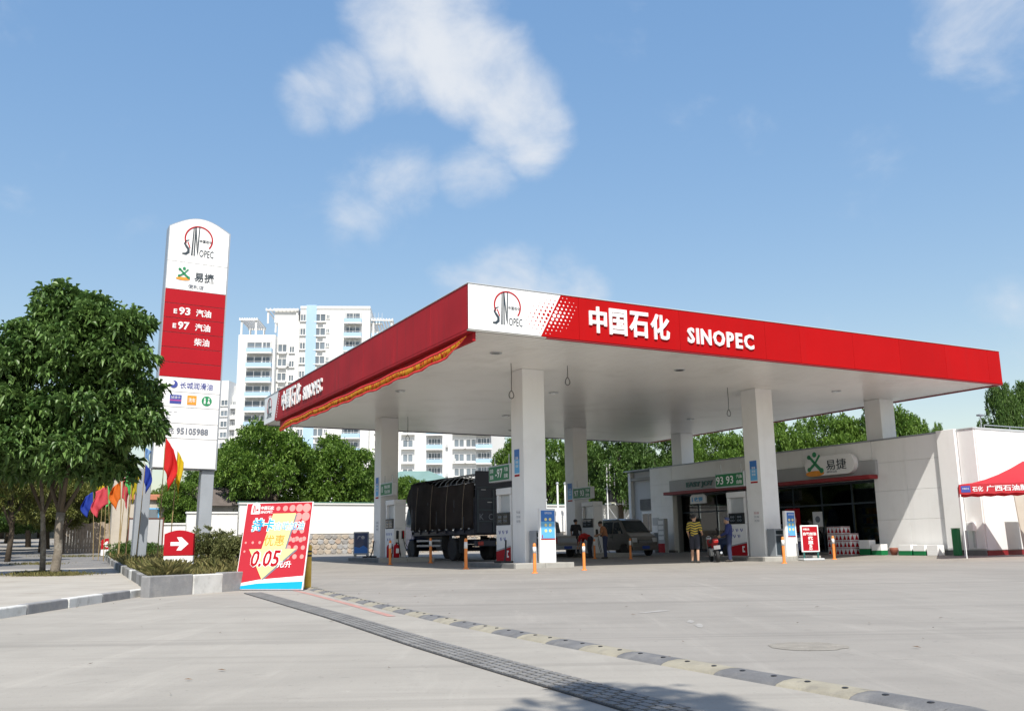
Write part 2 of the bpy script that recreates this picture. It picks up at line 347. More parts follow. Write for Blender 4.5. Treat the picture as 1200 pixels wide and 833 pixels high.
# ------------------------------------------------------------------ ground, road, pavement
def conc_mat(name, col, gscale=1.0):
    """weathered concrete: soft blotches, tyre-brushed streaks along the drive, pale and dark spots"""
    m = mat(name, col, .88, .07, .35, bump=.18, bscale=55, dirt=(tuple(c * .72 for c in col), .45, .55))
    t = m.node_tree; L = t.links.new; b = t.nodes['Principled BSDF']; cur = b.inputs['Base Color'].links[0].from_socket
    g = t.nodes.new('ShaderNodeNewGeometry')
    def layer(scale, rotz, nsc, lo, hi, amt, c2, det=6):
        nonlocal cur
        mpn = t.nodes.new('ShaderNodeMapping'); mpn.inputs['Scale'].default_value = scale; mpn.inputs['Rotation'].default_value = (0, 0, rotz); L(g.outputs['Position'], mpn.inputs[0])
        n = t.nodes.new('ShaderNodeTexNoise'); n.inputs['Scale'].default_value = nsc; n.inputs['Detail'].default_value = det; n.inputs['Roughness'].default_value = .65; n.inputs['Distortion'].default_value = .4; L(mpn.outputs[0], n.inputs['Vector'])
        q = t.nodes.new('ShaderNodeMapRange'); q.interpolation_type = 'SMOOTHSTEP'; q.inputs['From Min'].default_value = lo; q.inputs['From Max'].default_value = hi; q.inputs['To Max'].default_value = amt; L(n.outputs['Fac'], q.inputs['Value'])
        x = t.nodes.new('ShaderNodeMix'); x.data_type = 'RGBA'; L(q.outputs[0], x.inputs['Factor']); L(cur, x.inputs['A']); x.inputs['B'].default_value = (*c2, 1); cur = x.outputs['Result']
    layer((.25, 2.2, 1), R(-62), 1.3, .45, .76, .55, tuple(c * .74 for c in col))
    layer((2.0, .2, 1), R(-20), 1.6, .50, .76, .55, tuple(min(1, c * 1.25) for c in col))
    layer((1, 1, 1), 0, 2.1, .60, .74, .45, tuple(c * .6 for c in col))
    layer((1, 1, 1), 1, 3.3, .68, .75, .5, tuple(min(1, c * 1.45) for c in col))
    layer((.5, .5, 1), 4, .55, .46, .70, .60, tuple(c * .78 for c in col)); layer((.06, 1.5, 1), R(-28), 1.1, .53, .68, .45, tuple(c * .66 for c in col), 3)
    layer((1, 1, 1), 5, 9, .66, .72, .45, tuple(c * .6 for c in col), 3)
    layer((1, 1, 1), 2, 38, .60, .72, .35, tuple(c * .62 for c in col), 2)
    L(cur, b.inputs['Base Color']); return m
M_['forecourt'] = conc_mat('forecourt', (.270, .252, .226))
M_['apron'] = conc_mat('apron', (.318, .297, .262))

def grid_sheet(name, us, vs, f, m, z=0., kind='structure'):
    """sheet over u, v; f gives x, y; laid on the lie of the land, z above it"""
    pts = []
    for v in vs:
        for u in us:
            x, y = f(u, v); pts.append((x, y, hgt(x, y) + z))
    n = len(us)
    fs = [(j * n + i, j * n + i + 1, (j + 1) * n + i + 1, (j + 1) * n + i) for j in range(len(vs) - 1) for i in range(n - 1)]
    me = bpy.data.meshes.new(name); me.from_pydata(pts, [], fs); me.materials.append(m); me.polygons.foreach_set('use_smooth', [True] * len(fs)); me.update()
    return tag(link(name, me), kind=kind)
def ab_xy(a, b): p = W(a, b); return p.x, p.y
def lin(a, b, n): return [a + (b - a) * i / n for i in range(n + 1)]
us = [-1500, -700, -300, -150, -90] + lin(-60, 60, 60) + [90, 150, 300, 700, 1500]
vs = [-300, -100, -40] + lin(-20, 130, 100) + [145, 160, 200, 400, 900, 2500]
grid_sheet('ground', us, vs, ab_xy, M_['forecourt'])
# the paler apron between the road and the speed hump
HUMP = [(5.62, 19.4), (5.45, 18.3), (5.0, 15.18), (4.53, 11.4), (4.28, 8.99), (4.17, 7.08), (4.11, 5.67), (4.08, 4.43), (4.05, 3.2)]
def hump_a(b):
    pts = sorted([(q, p) for p, q in HUMP])
    if b <= pts[0][0]: return pts[0][1] - (pts[0][0] - b) * .08
    for (b0, a0), (b1, a1) in zip(pts, pts[1:]):
        if b <= b1: return a0 + (a1 - a0) * (b - b0) / (b1 - b0)
    return pts[-1][1]
grid_sheet('apron', lin(0, 1, 14), lin(-30, 19.3, 30), lambda u, v: ab_xy(-22 + u * (hump_a(v) + 22), v), M_['apron'], .004)
grid_sheet('road', lin(-11, -.05, 8), lin(19.3, 170, 60), ab_xy, mat('road_surface', (.15, .148, .145), .9, .1, .8, bump=.25, bscale=50, dirt=((.28, .26, .24), .6, .5)), .006)

def planter_a(b): return 2.33 + (b - 17.42) * .0708
# pavement slab, .13 high, its painted kerb stones along the apron
SW0 = 13.45
def sw_r(b): return (b - SW0) / (18.3 - SW0) * 2.38 if b < 18.3 else planter_a(b) + .06
bsw = lin(SW0 + .05, 18.3, 8) + lin(19.5, 37, 16)
grid_sheet('pavement', lin(0, 1, 6), bsw, lambda u, b: ab_xy(u * max(.02, sw_r(b) - .01), b), M_['pave'], .13)
grid_sheet('path', lin(0, 1, 6), lin(37.0, 78, 30), lambda u, b: ab_xy(u * (sw_r(b) - .01), b), mat('path_surface', (.17, .165, .16), .9, .1, .9, bump=.25, bscale=50, dirt=((.27, .25, .22), .6, .7)), .125)
grid_sheet('pavement_edge', [0, 1], bsw, lambda u, b: ab_xy(-.02 * u, b), M_['kerb_grey'], .05)

def kerb_run(name, label, cat, p0, p1, lens, mats, h, w, z0=-.05):
    """row of separate painted stones from p0 to p1 (station grid)"""
    d = Vector((p1[0] - p0[0], p1[1] - p0[1])); n = d.length; d /= n
    root = st(name, label, cat, p0[0], p0[1], rot=math.atan2(d.y, d.x)); zr = hgt_ab(*p0)
    s = 0; i = 0
    while s < n - .05:
        l = min(lens[i % len(lens)], n - s); a, b = p0[0] + d.x * (s + l / 2), p0[1] + d.y * (s + l / 2)
        z = hgt_ab(a, b) - zr; mb = MB(); j = random.uniform(-.012, .012)
        mb.box(s + .006, s + l - .006, -w / 2 + j, w / 2 + j, z + z0, z + h + random.uniform(-.012, .012))
        mb.build('kerb_stone', M_[mats[i % len(mats)]], root, bevel=.018)
        s += l; i += 1
    return root
kerb_run('pavement_kerb', 'low kerb of alternating grey and white painted stones edging the pavement corner', 'kerb', (-.55, 12.2), (2.36, 18.2), [.95, 1.1, 1.25, 1.25, 1.2], ['kerb_grey', 'kerb_white'], .14, .14)

# planter: soil on the land, block walls round it
pb = lin(17.6, 62, 44)
def pl_r(b): return min(2.4 + (b - 17.45) * 1.28, 5.0 + (b - 19.5) * .14) - .08
grid_sheet('planter_soil', lin(0, 1, 10), pb, lambda u, b: ab_xy(planter_a(b) + .08 + u * max(.02, pl_r(b) - planter_a(b) - .08), b), M_['soil'], .30)
kerb_run('planter_wall', 'front wall of the planter in grey and white painted blocks beside the red board', 'planter wall', (2.25, 17.38), (5.02, 19.52), [1.05, .78, 1.0], ['kerb_grey', 'kerb_white'], .35, .2)
kerb_run('planter_wall', 'long side wall of the planter along the shaded pavement', 'planter wall', (2.40, 17.62), (5.45, 60), [1.1, 1.0, 1.4, .9, 1.2], ['kerb_white', 'concrete_dark', 'kerb_grey', 'concrete_dark', 'concrete_dark'], .34, .2)  # dark blocks: the shade on this side is put into their colour

# ---- speed hump: rubber modules, black and yellow in turn
hump = st('speed_hump', 'black and yellow rubber speed hump curving across the forecourt entrance', 'speed hump', 4.17, 3.2)
HM = {}
def hump_mesh(k, l):
    key = (k, round(l, 2))
    if key not in HM:
        mb = MB(); prof = [(-.14, 0), (-.125, .012), (-.075, .026), (0, .032), (.075, .026), (.125, .012), (.14, 0)]
        mb.prism(prof, -l / 2 + .004, l / 2 - .004, 'x', 0)
        for x in (-l * .25, l * .25):
            mb.lathe([(.018, .0), (.018, .034), (.012, .036)], 8, (x, -.02, 0), mi=1)
        HM[key] = mb.mesh('hump_module', [M_['hump_black'] if k else M_['hump_yellow'], M_['black']])
    return HM[key]
mk('hump_black', (.135, .135, .138), .85, .18, 5, bump=.4, bscale=60, dirt=((.25, .24, .22), .5, 6))
mk('hump_yellow', (.29, .265, .205), .85, .15, 5, bump=.4, bscale=60, dirt=((.14, .13, .12), .55, 7))
b = 18.4; k = 0
hz = hgt_ab(4.17, 3.2)
while b > 3.60:
    l = .55; db = l * .993; a0, a1 = hump_a(b), hump_a(b - db); am, bm = (a0 + a1) / 2, b - db / 2
    o = link('hump_module', hump_mesh(k % 2, l), hump); o.location = (am - 4.17, bm - 3.2, .004); o.rotation_euler = (0, 0, math.atan2(-db, a1 - a0))
    b -= db; k += 1
mb = MB(); n = 9; vs_ = []
for i in range(n):
    t = PI * i / (n - 1)
    for s, z in ((1, 0), (.86, .02), (.5, .044), (.02, .052)): vs_.append((.14 * s * math.cos(t), -.24 * s * math.sin(t), z * .62))
fs_ = [(i * 4 + j, i * 4 + j + 1, (i + 1) * 4 + j + 1, (i + 1) * 4 + j) for i in range(n - 1) for j in range(3)]
mb.add(vs_, fs_); o = mb.build('end_cap', M_['hump_black'], hump, smooth=True); o.location = (hump_a(b) - 4.17, b - 3.2, .004)

# ---- drain cover: modules of staggered dark blocks
GR = [(4.11, 17.5), (3.55, 10.79), (3.19, 7.44), (3.04, 5.68), (2.96, 4.54), (2.91, 3.94), (2.80, 2.4)]
def gr_a(b):
    pts = sorted([(q, p) for p, q in GR])
    for (b0, a0), (b1, a1) in zip(pts, pts[1:]):
        if b <= b1: return a0 + (a1 - a0) * (b - b0) / (b1 - b0)
    return pts[-1][1]
drain = st('drain_cover', 'dark slotted drain cover running across the entrance apron', 'drain cover', 2.9, 3.9)
mb = MB(); mb.box(-.25, .25, -.16, .16, -.02, .004, 0)
for r_ in range(5):
    y = -.124 + r_ * .062
    for c_ in range(4):
        x = -.1875 + c_ * .125 + (.03 if r_ % 2 else -.03)
        mb.box(x - .048, x + .048, y - .024, y + .024, .004, .011, 1)
DM = mb.mesh('drain_module', [mat('drain_gap', (.05, .05, .052), .9, .2, 5), mat('drain_block', (.185, .182, .178), .85, .25, 5, bump=.4, bscale=60, dirt=((.22, .21, .19), .6, 4))])
b = 17.5
while b > 2.9:
    a0, a1 = gr_a(b), gr_a(b - .5); o = link('drain_module', DM, drain); o.location = ((a0 + a1) / 2 - 2.9, b - .25 - 3.9, .008); o.rotation_euler = (0, 0, math.atan2(-.5, a1 - a0)); b -= .502

# marks on the concrete
def patch(name, pts, m, z, label=None, cat=None):
    mb = MB(); mb.sheet([tuple(W(a, b, hgt_ab(a, b) + z)) for a, b in pts]); return tag(mb.build(name, m), kind='structure')
def blob(a, b, r1, r2, ang, n=18, jit=.25):
    out = []
    for i in range(n):
        t = 2 * PI * i / n; q = 1 + random.uniform(-jit, jit); x, y = r1 * q * math.cos(t), r2 * q * math.sin(t); out.append((a + x * math.cos(ang) - y * math.sin(ang), b + x * math.sin(ang) + y * math.cos(ang)))
    return out
mk('patch', (.24, .22, .19), .95, .15, 8, bump=.6, bscale=40, dirt=((.34, .32, .28), .6, 9))
mk('pale_mark', (.315, .30, .28), .85, .10, 5, dirt=((.29, .28, .27), .7, 9))
mk('red_line', (.40, .21, .18), .9, .15, 4, dirt=((.37, .35, .31), .8, 6))
patch('ground_patch', blob(5.59, 5.59, .30, .30, 0, 24, .06), M_['patch'], .003)
for (a, b, r1, r2, an) in [(6.1, 7.5, .26, .05, .9), (6.35, 7.95, .18, .04, .8), (6.9, 9.3, .3, .07, .4), (4.0, 8.4, .34, .06, .3), (3.55, 9.6, .5, .07, -.5)]:
    patch('paint_mark', blob(a, b, r1, r2, an, 14, .35), M_['pale_mark'], .003)
line = [(5.0, 18.0), (4.85, 16.5), (4.45, 13.2), (4.1, 10.6)]
for (a0, b0), (a1, b1) in zip(line, line[1:]): patch('painted_line', [(a0 - .05, b0), (a0 + .05, b0), (a1 + .05, b1), (a1 - .05, b1)], M_['red_line'], .007)
mb = MB()
for i in range(46):
    a, b = random.uniform(.5, 9), random.uniform(3, 17); c = W(a, b, hgt_ab(a, b) + .012); t = random.uniform(0, 6.28); l = random.uniform(.012, .035)
    mb.add([c + Vector((l * math.cos(t), l * math.sin(t), 0)), c + Vector((-.4 * l * math.sin(t), .4 * l * math.cos(t), .008)), c - Vector((l * math.cos(t), l * math.sin(t), -.006)), c + Vector((.4 * l * math.sin(t), -.4 * l * math.cos(t), .004))], [(0, 1, 2, 3)])
tag(mb.build('fallen_leaves', mat('dry_leaf', (.12, .07, .035), .9, .3, 9)), 'dry leaves scattered on the concrete', kind='stuff')

# ------------------------------------------------------------------ canopy
A0, A1, B0, B1, ZS, ZT = 11.31, 35.24, 23.47, 47.2, 6.82, 8.16
can = st('station_canopy', 'large flat fuel station canopy with red fascia on white square columns', 'canopy', A0, B0, z=0)
CW, CL = A1 - A0, B1 - B0
# soffit: narrow ceiling strips in real steps of metal slat
sl = MB(); n = 118; w_ = CL / n
for i in range(n):
    y0 = i * w_; sl.box(.06, CW - .06, max(.13, y0 + .018), min(CL - .13, y0 + w_ - .018), ZS, ZS + .03)
tag(sl.build('soffit_slats', M_['soffit'], can), kind='stuff')
MB().box(.05, CW - .05, .1, CL - .1, ZS + .032, ZS + .5).build('roof_deck', M_['grey_metal'], can)
MB().box(.1, CW - .1, .1, CL - .1, ZS + .9, ZS + 1.0).build('roof', M_['light_metal'], can)
def wpanel(poly, m, name='fascia_panel', face=FRONT, org=(0, 0, 0)):
    mb = MB(); mb.prism(poly, -.10, 0, 'z'); M = Matrix.Translation(org) @ face; mb.v = [tuple(M @ Vector(p)) for p in mb.v]
    return mb.build(name, M_[m], can, bevel=.006)
# front fascia
bt, bb = 14.42 - A0, 13.70 - A0
wpanel([(0, ZS), (bb, ZS), (bt, ZT), (0, ZT)], 'white_panel')
seams = [15.05 - A0, 18.9 - A0, 22.58 - A0, 24.2 - A0, 26.82 - A0, 29.28 - A0, 31.88 - A0, 34.45 - A0, CW]
wpanel([(bb + .006, ZS), (seams[0] - .004, ZS), (seams[0] - .004, ZT), (bt + .006, ZT)], 'red')
for s0, s1 in zip(seams, seams[1:]): wpanel(rect(s0 + .004, s1 - .004, ZS + random.uniform(0, .004), ZT), 'red')
# left fascia: white end far back, the rest weathered red; local x runs from far to near
lo = (0, 0, 0)
def lx(b): return -(b - B0)              # position on the left face
wl0, wl1 = 44.54, 45.17
wpanel([(lx(B1), ZS), (lx(wl1), ZS), (lx(wl0), ZT), (lx(B1), ZT)], 'white_panel', face=LEFT)
ls = [41.5, 38.5, 35.5, 32.4, 29.3, 26.2, B0 + .004]
wpanel([(lx(wl1) + .006, ZS), (lx(41.5) - .005, ZS), (lx(41.5) - .005, ZT), (lx(wl0) + .006, ZT)], 'red_dirty', face=LEFT)
for s0, s1 in zip(ls, ls[1:]): wpanel(rect(lx(s0) + .004, lx(s1) - .004, ZS, ZT), 'red_dirty', face=LEFT)
# right and rear fascias
for i in range(8): MB().box(CW - .1, CW - .002, .11 + i * (CL - .2) / 8 + .004, .11 + (i + 1) * (CL - .2) / 8 - .004, ZS, ZT).build('fascia_panel', M_['red'], can, bevel=.006)
for i in range(8): MB().box(.11 + i * (CW - .22) / 8, .11 + (i + 1) * (CW - .22) / 8 - .006, CL - .1, CL - .002, ZS, ZT).build('fascia_panel', M_['red'], can, bevel=.006)
# edge trims: metal cap along the top, red drip edge below
for nm, x0, x1, y0, y1, z0, z1, m in [('cap_strip', -.02, CW + .02, -.02, .1, ZT + .003, ZT + .03, 'light_metal'), ('cap_strip', -.02, .1, .103, CL + .02, ZT + .003, ZT + .03, 'light_metal'),
        ('cap_strip', CW - .1, CW + .02, .103, CL, ZT + .003, ZT + .03, 'light_metal'),
        ('drip_edge', bb + .2, CW - .01, .015, .11, ZS - .05, ZS - .003, 'dark_red'), ('drip_edge', .0, bb + .19, .015, .11, ZS - .045, ZS - .003, 'concrete'),
        ('drip_edge', .005, .19, .113, CL - 2.3, ZS - .075, ZS - .003, 'red_dirty'), ('drip_edge', .21, .31, .16, CL - 2.3, ZS - .30, ZS - .003, 'red_dirty'), ('drip_edge', CW - .11, CW - .01, .113, CL - .02, ZS - .05, ZS - .003, 'dark_red'), ('drip_edge', .2, CW - .12, CL - .11, CL - .01, ZS - .04, ZS - .003, 'ink_grey')]:
    MB().box(x0, x1, y0, y1, z0, z1).build(nm, M_[m], can, bevel=.006)
# halftone dots between white and red
def xline(z): return bb + (bt - bb) * (z - ZS) / (ZT - ZS)
rdots, wdots = [], []
for i in range(11):
    z = ZS + .10 + i * .115; k = 1 - abs(i - 5) / 6.5
    for j in range(5):
        r_ = .052 * k * (1 - j * .17)
        if r_ < .008: continue
        rdots.append(circ(xline(z) - .10 - j * .155, z, r_, 12)); wdots.append(circ(xline(z) + .11 + j * .15, z, r_ * 1.15, 12))
multi(rdots, M_['red'], can, off=.001, name='halftone_dots')['kind'] = 'stuff'; multi(wdots, M_['white'], can, off=.001, name='halftone_dots')['kind'] = 'stuff'
multi([circ(lx(wl1) + .3 + (z - ZS) / (ZT - ZS) * .6 + .0, z, .045, 10) for z in [ZS + .12 + i * .12 for i in range(10)]], M_['white'], can, LEFT, .001, name='halftone_dots')['kind'] = 'stuff'
def brand_mark(cx_, cy_, s, parent, face, org=(0, 0, 0), raised=.006):
    """red ring, two tall bars, curled S and small letters: s is the width"""
    rr = s * .46
    multi([arc_band(cx_, cy_ + s * .12, rr * .90, rr, R(-38), R(205), 40)], M_['red_sign'], parent, face, .002, raised, 'emblem_ring', org)
    bars = [[(cx_ - s * .22, cy_ - s * .46), (cx_ - s * .17, cy_ - s * .46), (cx_ - s * .16, cy_ + s * .52), (cx_ - s * .19, cy_ + s * .52)],
            [(cx_ - s * .14, cy_ - s * .46), (cx_ - s * .10, cy_ - s * .46), (cx_ - s * .10, cy_ + s * .55), (cx_ - s * .14, cy_ + s * .55)],
            [(cx_ - s * .14, cy_ + s * .55), (cx_ - s * .10, cy_ + s * .55), (cx_ - s * .0, cy_ - s * .46), (cx_ - s * .045, cy_ - s * .30)],
            [(cx_ - s * .03, cy_ - s * .05), (cx_ + s * .0, cy_ - s * .46), (cx_ + s * .02, cy_ + s * .57), (cx_ - s * .01, cy_ + s * .57)]]
    multi(bars, M_['ink'], parent, face, .002, raised, 'emblem_bars', org)
    pts = [(-.30, .06), (-.40, .02), (-.44, -.08), (-.38, -.17), (-.31, -.26), (-.31, -.36), (-.39, -.43), (-.50, -.43)]; w0 = [.012, .02, .03, .035, .04, .045, .04, .02]
    L_, R_ = [], []
    for i, (x, y) in enumerate(pts):
        x0, y0 = pts[max(0, i - 1)]; x1, y1 = pts[min(len(pts) - 1, i + 1)]; d = math.hypot(x1 - x0, y1 - y0); nx, ny = -(y1 - y0) / d, (x1 - x0) / d
        L_.append((cx_ + s * (x + nx * w0[i]), cy_ + s * (y + ny * w0[i]))); R_.append((cx_ + s * (x - nx * w0[i]), cy_ + s * (y - ny * w0[i])))
    multi([[L_[i], L_[i + 1], R_[i + 1], R_[i]] for i in range(len(pts) - 1)], M_['ink'], parent, face, .002, raised, 'emblem_letter', org)
    text('OPEC', cx_ + s * .04, cy_ - s * .47, s * .46, s * .24, M_['ink'], parent, face, .003, raised, .0, 'emblem_letter', org)
    text('中国石化', cx_ + s * .03, cy_ + s * .02, s * .40, s * .10, M_['ink'], parent, face, .003, raised, 0, 'emblem_letter', org)
    multi([[(cx_ - s * .36, cy_ - s * .02), (cx_ - s * .33, cy_ + s * .0), (cx_ - s * .25, cy_ - s * .2), (cx_ - s * .28, cy_ - s * .22)]], M_['red_sign'], parent, face, .002, raised, 'emblem_ring', org)
brand_mark(12.58 - A0, 7.50, .98, can, FRONT)
brand_mark(lx(46.2), 7.5, .95, can, LEFT)
# raised channel letters
def letters(s, x0, x1, z0, z1, face, m, bold, depth=.045, gap=.14):
    ws = []
    for c in s:
        co, _ = glyph(c, bold, 1.0); ws.append(float(co[:, 0].max() - co[:, 0].min()))
    k = (x1 - x0) / (sum(ws) * (1 + gap)); x = x0
    for c, w in zip(s, ws):
        text(c, x, z0, w * k, z1 - z0, M_[m], can, face, .004, depth, bold, 'fascia_letter'); x += w * k * (1 + gap) + (sum(ws) * gap * k / len(s) - w * k * gap)
letters('中国石化', 15.40 - A0, 18.56 - A0, 7.10, 7.93, FRONT, 'white', .028)
letters('SINOPEC', 19.19 - A0, 22.10 - A0, 7.10, 7.62, FRONT, 'white', .03, .045, .26)
letters('中国石化', lx(43.75), lx(40.45), 7.08, 7.98, LEFT, 'white', .028)
letters('SINOPEC', lx(40.16), lx(37.28), 7.08, 7.66, LEFT, 'white', .03, .045, .26)
# columns with cladding joints and plinth
CA, CB, CS = [15.69, 26.44, 33.64], [28.25, 42.18], .88
for b_ in CB:
    for a_ in CA:
        x, y = a_ - A0, b_ - B0; zb = hgt_ab(a_, b_)
        if a_ > 33: zb = 4.6
        mb = MB(); mb.box(x, x + CS, y, y + CS, zb, ZS - .002); c = mb.build('column', M_['cladding'], can, bevel=.02)
# recessed lights
for (a_, b_) in [(13.6, 26.2), (13.6, 34.5), (19.5, 32.5), (21.0, 26.2), (30.2, 27.5), (30.2, 37.0), (21.0, 39.5), (24.0, 44.5)]:
    mb = MB(); mb.lathe([(.20, ZS - .03), (.20, ZS + .02)], 20, (a_ - A0, b_ - B0, 0)); o = mb.build('ceiling_light', M_['light_metal'], can)
    MB().lathe([(.15, ZS - .034), (.15, ZS - .031)], 18, (a_ - A0, b_ - B0, 0)).build('lens', M_['screen'], o)
# cables that hang from the ceiling
for lab, a_, b_, l in [('black wire with a loop hanging left of the front column', 14.9, 27.6, .95), ('short black wire with a loop hanging right of the front column', 16.9, 27.2, .42), ('thin wire hanging right of the rear left column', 16.8, 41.6, .9), ('loop of black wire hanging left of the front right column', 25.3, 28.6, .9)]:
    h_ = st('hanging_wire', lab, 'wire', a_, b_, z=ZS - l)
    mb = MB(); mb.tube([(0, 0, 0), (.01, 0, l * .5), (0, 0, l)], .012, 5); mb.build('cord', M_['black'], h_)
    mb = MB(); mb.tube([(.09 * math.sin(t), .02 * math.sin(2 * t), -.13 - .13 * -math.cos(t)) for t in lin(0, 2 * PI, 12)], .014, 5); mb.build('loop', M_['black'], h_)

# red and orange banner hung under the left edge
ban = st('hanging_banner', 'red edged orange fabric banner slung under the left edge of the canopy', 'banner', A0 + .035, B0, z=0)
def banner_strip(f0, f1, m, name, off=0.):
    vs, fs = [], []; N = 150
    for i in range(N + 1):
        t = i / N; b_ = .25 + t * 20.6; drop = .03 + .30 * min(1, t / .07) + .02 * math.sin(t * 90) * min(1, t * 8); top = ZS - .15 - .13 * min(1, t / .10) - .02 * math.sin(t * 40) ; taper = 1 if t < .96 else 1 - (t - .96) / .04 * .6
        if t > .95: top -= (t - .95) * 4; 
        for f in (f0, f1):
            w = .012 * math.sin(i * .9 + f * 5) + .008 * math.sin(i * 2.3 + f * 3)
            vs.append((w * f + .03 * f + off, b_, top - drop * f * taper))
    fs = [(2 * i, 2 * i + 1, 2 * i + 3, 2 * i + 2) for i in range(N)]
    me = bpy.data.meshes.new(name); me.from_pydata(vs, [], fs); me.materials.append(m); me.update(); o = link(name, me, ban, smooth=True)
    s = o.modifiers.new('thick', 'SOLIDIFY'); s.thickness = .004; return o
def flame_mat():
    m = mat('banner_print', (.85, .36, .02), .6, .05, 2); t = m.node_tree; L = t.links.new; b = t.nodes['Principled BSDF']
    g = t.nodes.new('ShaderNodeNewGeometry'); n = t.nodes.new('ShaderNodeTexNoise'); n.inputs['Scale'].default_value = 6.5; n.inputs['Detail'].default_value = 3; n.inputs['Distortion'].default_value = 1.0
    L(g.outputs['Position'], n.inputs['Vector']); r_ = t.nodes.new('ShaderNodeValToRGB'); r_.color_ramp.elements[0].position = .36; r_.color_ramp.elements[0].color = (.72, .09, .02, 1); r_.color_ramp.elements[1].position = .56; r_.color_ramp.elements[1].color = (.92, .62, .06, 1)
    e = r_.color_ramp.elements.new(.46); e.color = (.85, .26, .02, 1); L(n.outputs['Fac'], r_.inputs[0]); L(r_.outputs[0], b.inputs['Base Color'])
    tr = t.nodes.new('ShaderNodeBsdfTranslucent'); L(r_.outputs[0], tr.inputs['Color']); ms = t.nodes.new('ShaderNodeMixShader'); ms.inputs[0].default_value = .7; L(b.outputs[0], ms.inputs[1]); L(tr.outputs[0], ms.inputs[2]); L(ms.outputs[0], t.nodes['Material Output'].inputs[0]); return m
banner_strip(0, .22, M_['cloth_red'], 'border'); banner_strip(.22, .78, flame_mat(), 'printed_cloth'); banner_strip(.78, 1, M_['cloth_red'], 'border')
# ------------------------------------------------------------------ islands and what stands on them
ISL = {}
for key, lab, a0, a1, b0, b1 in [('F', 'raised concrete pump island at the foot of the front column beside the truck', 14.75, 16.98, 27.2, 31.2), ('R', 'raised concrete pump island at the front right column by the red striped dispenser', 25.4, 28.3, 27.2, 31.2),
                                 ('L', 'raised concrete pump island in front of the rear left column', 14.6, 17.2, 39.3, 43.6), ('M', 'raised concrete pump island in front of the rear middle column in deep shade', 25.5, 28.0, 39.3, 43.6)]:
    zt = hgt_ab(a0, b1) ; t = st('pump_island', lab, 'pump island', a0, b0, z=0, group='pump islands under the canopy'); h = zt + .15
    MB().box(.06, a1 - a0 - .06, .06, b1 - b0 - .06, -.1, h - .004).build('slab', M_['concrete'], t)
    for (x0, x1, y0, y1, n, ax) in [(0, a1 - a0, 0, .14, 2, 'x'), (0, a1 - a0, b1 - b0 - .14, b1 - b0, 2, 'x'), (0, .14, .143, b1 - b0 - .143, 4, 'y'), (a1 - a0 - .14, a1 - a0, .143, b1 - b0 - .143, 4, 'y')]:
        for i in range(n):
            if ax == 'x': q = (x0 + (x1 - x0) * i / n + .004, x0 + (x1 - x0) * (i + 1) / n - .004, y0, y1)
            else: q = (x0, x1, y0 + (y1 - y0) * i / n + .004, y0 + (y1 - y0) * (i + 1) / n - .004)
            MB().box(*q, -.1, h).build('kerb_stone', M_['concrete' if ax == 'x' else 'concrete_dark'], t, bevel=.02)  # flank stones in darker concrete, shade painted into the material
    ISL[key] = h

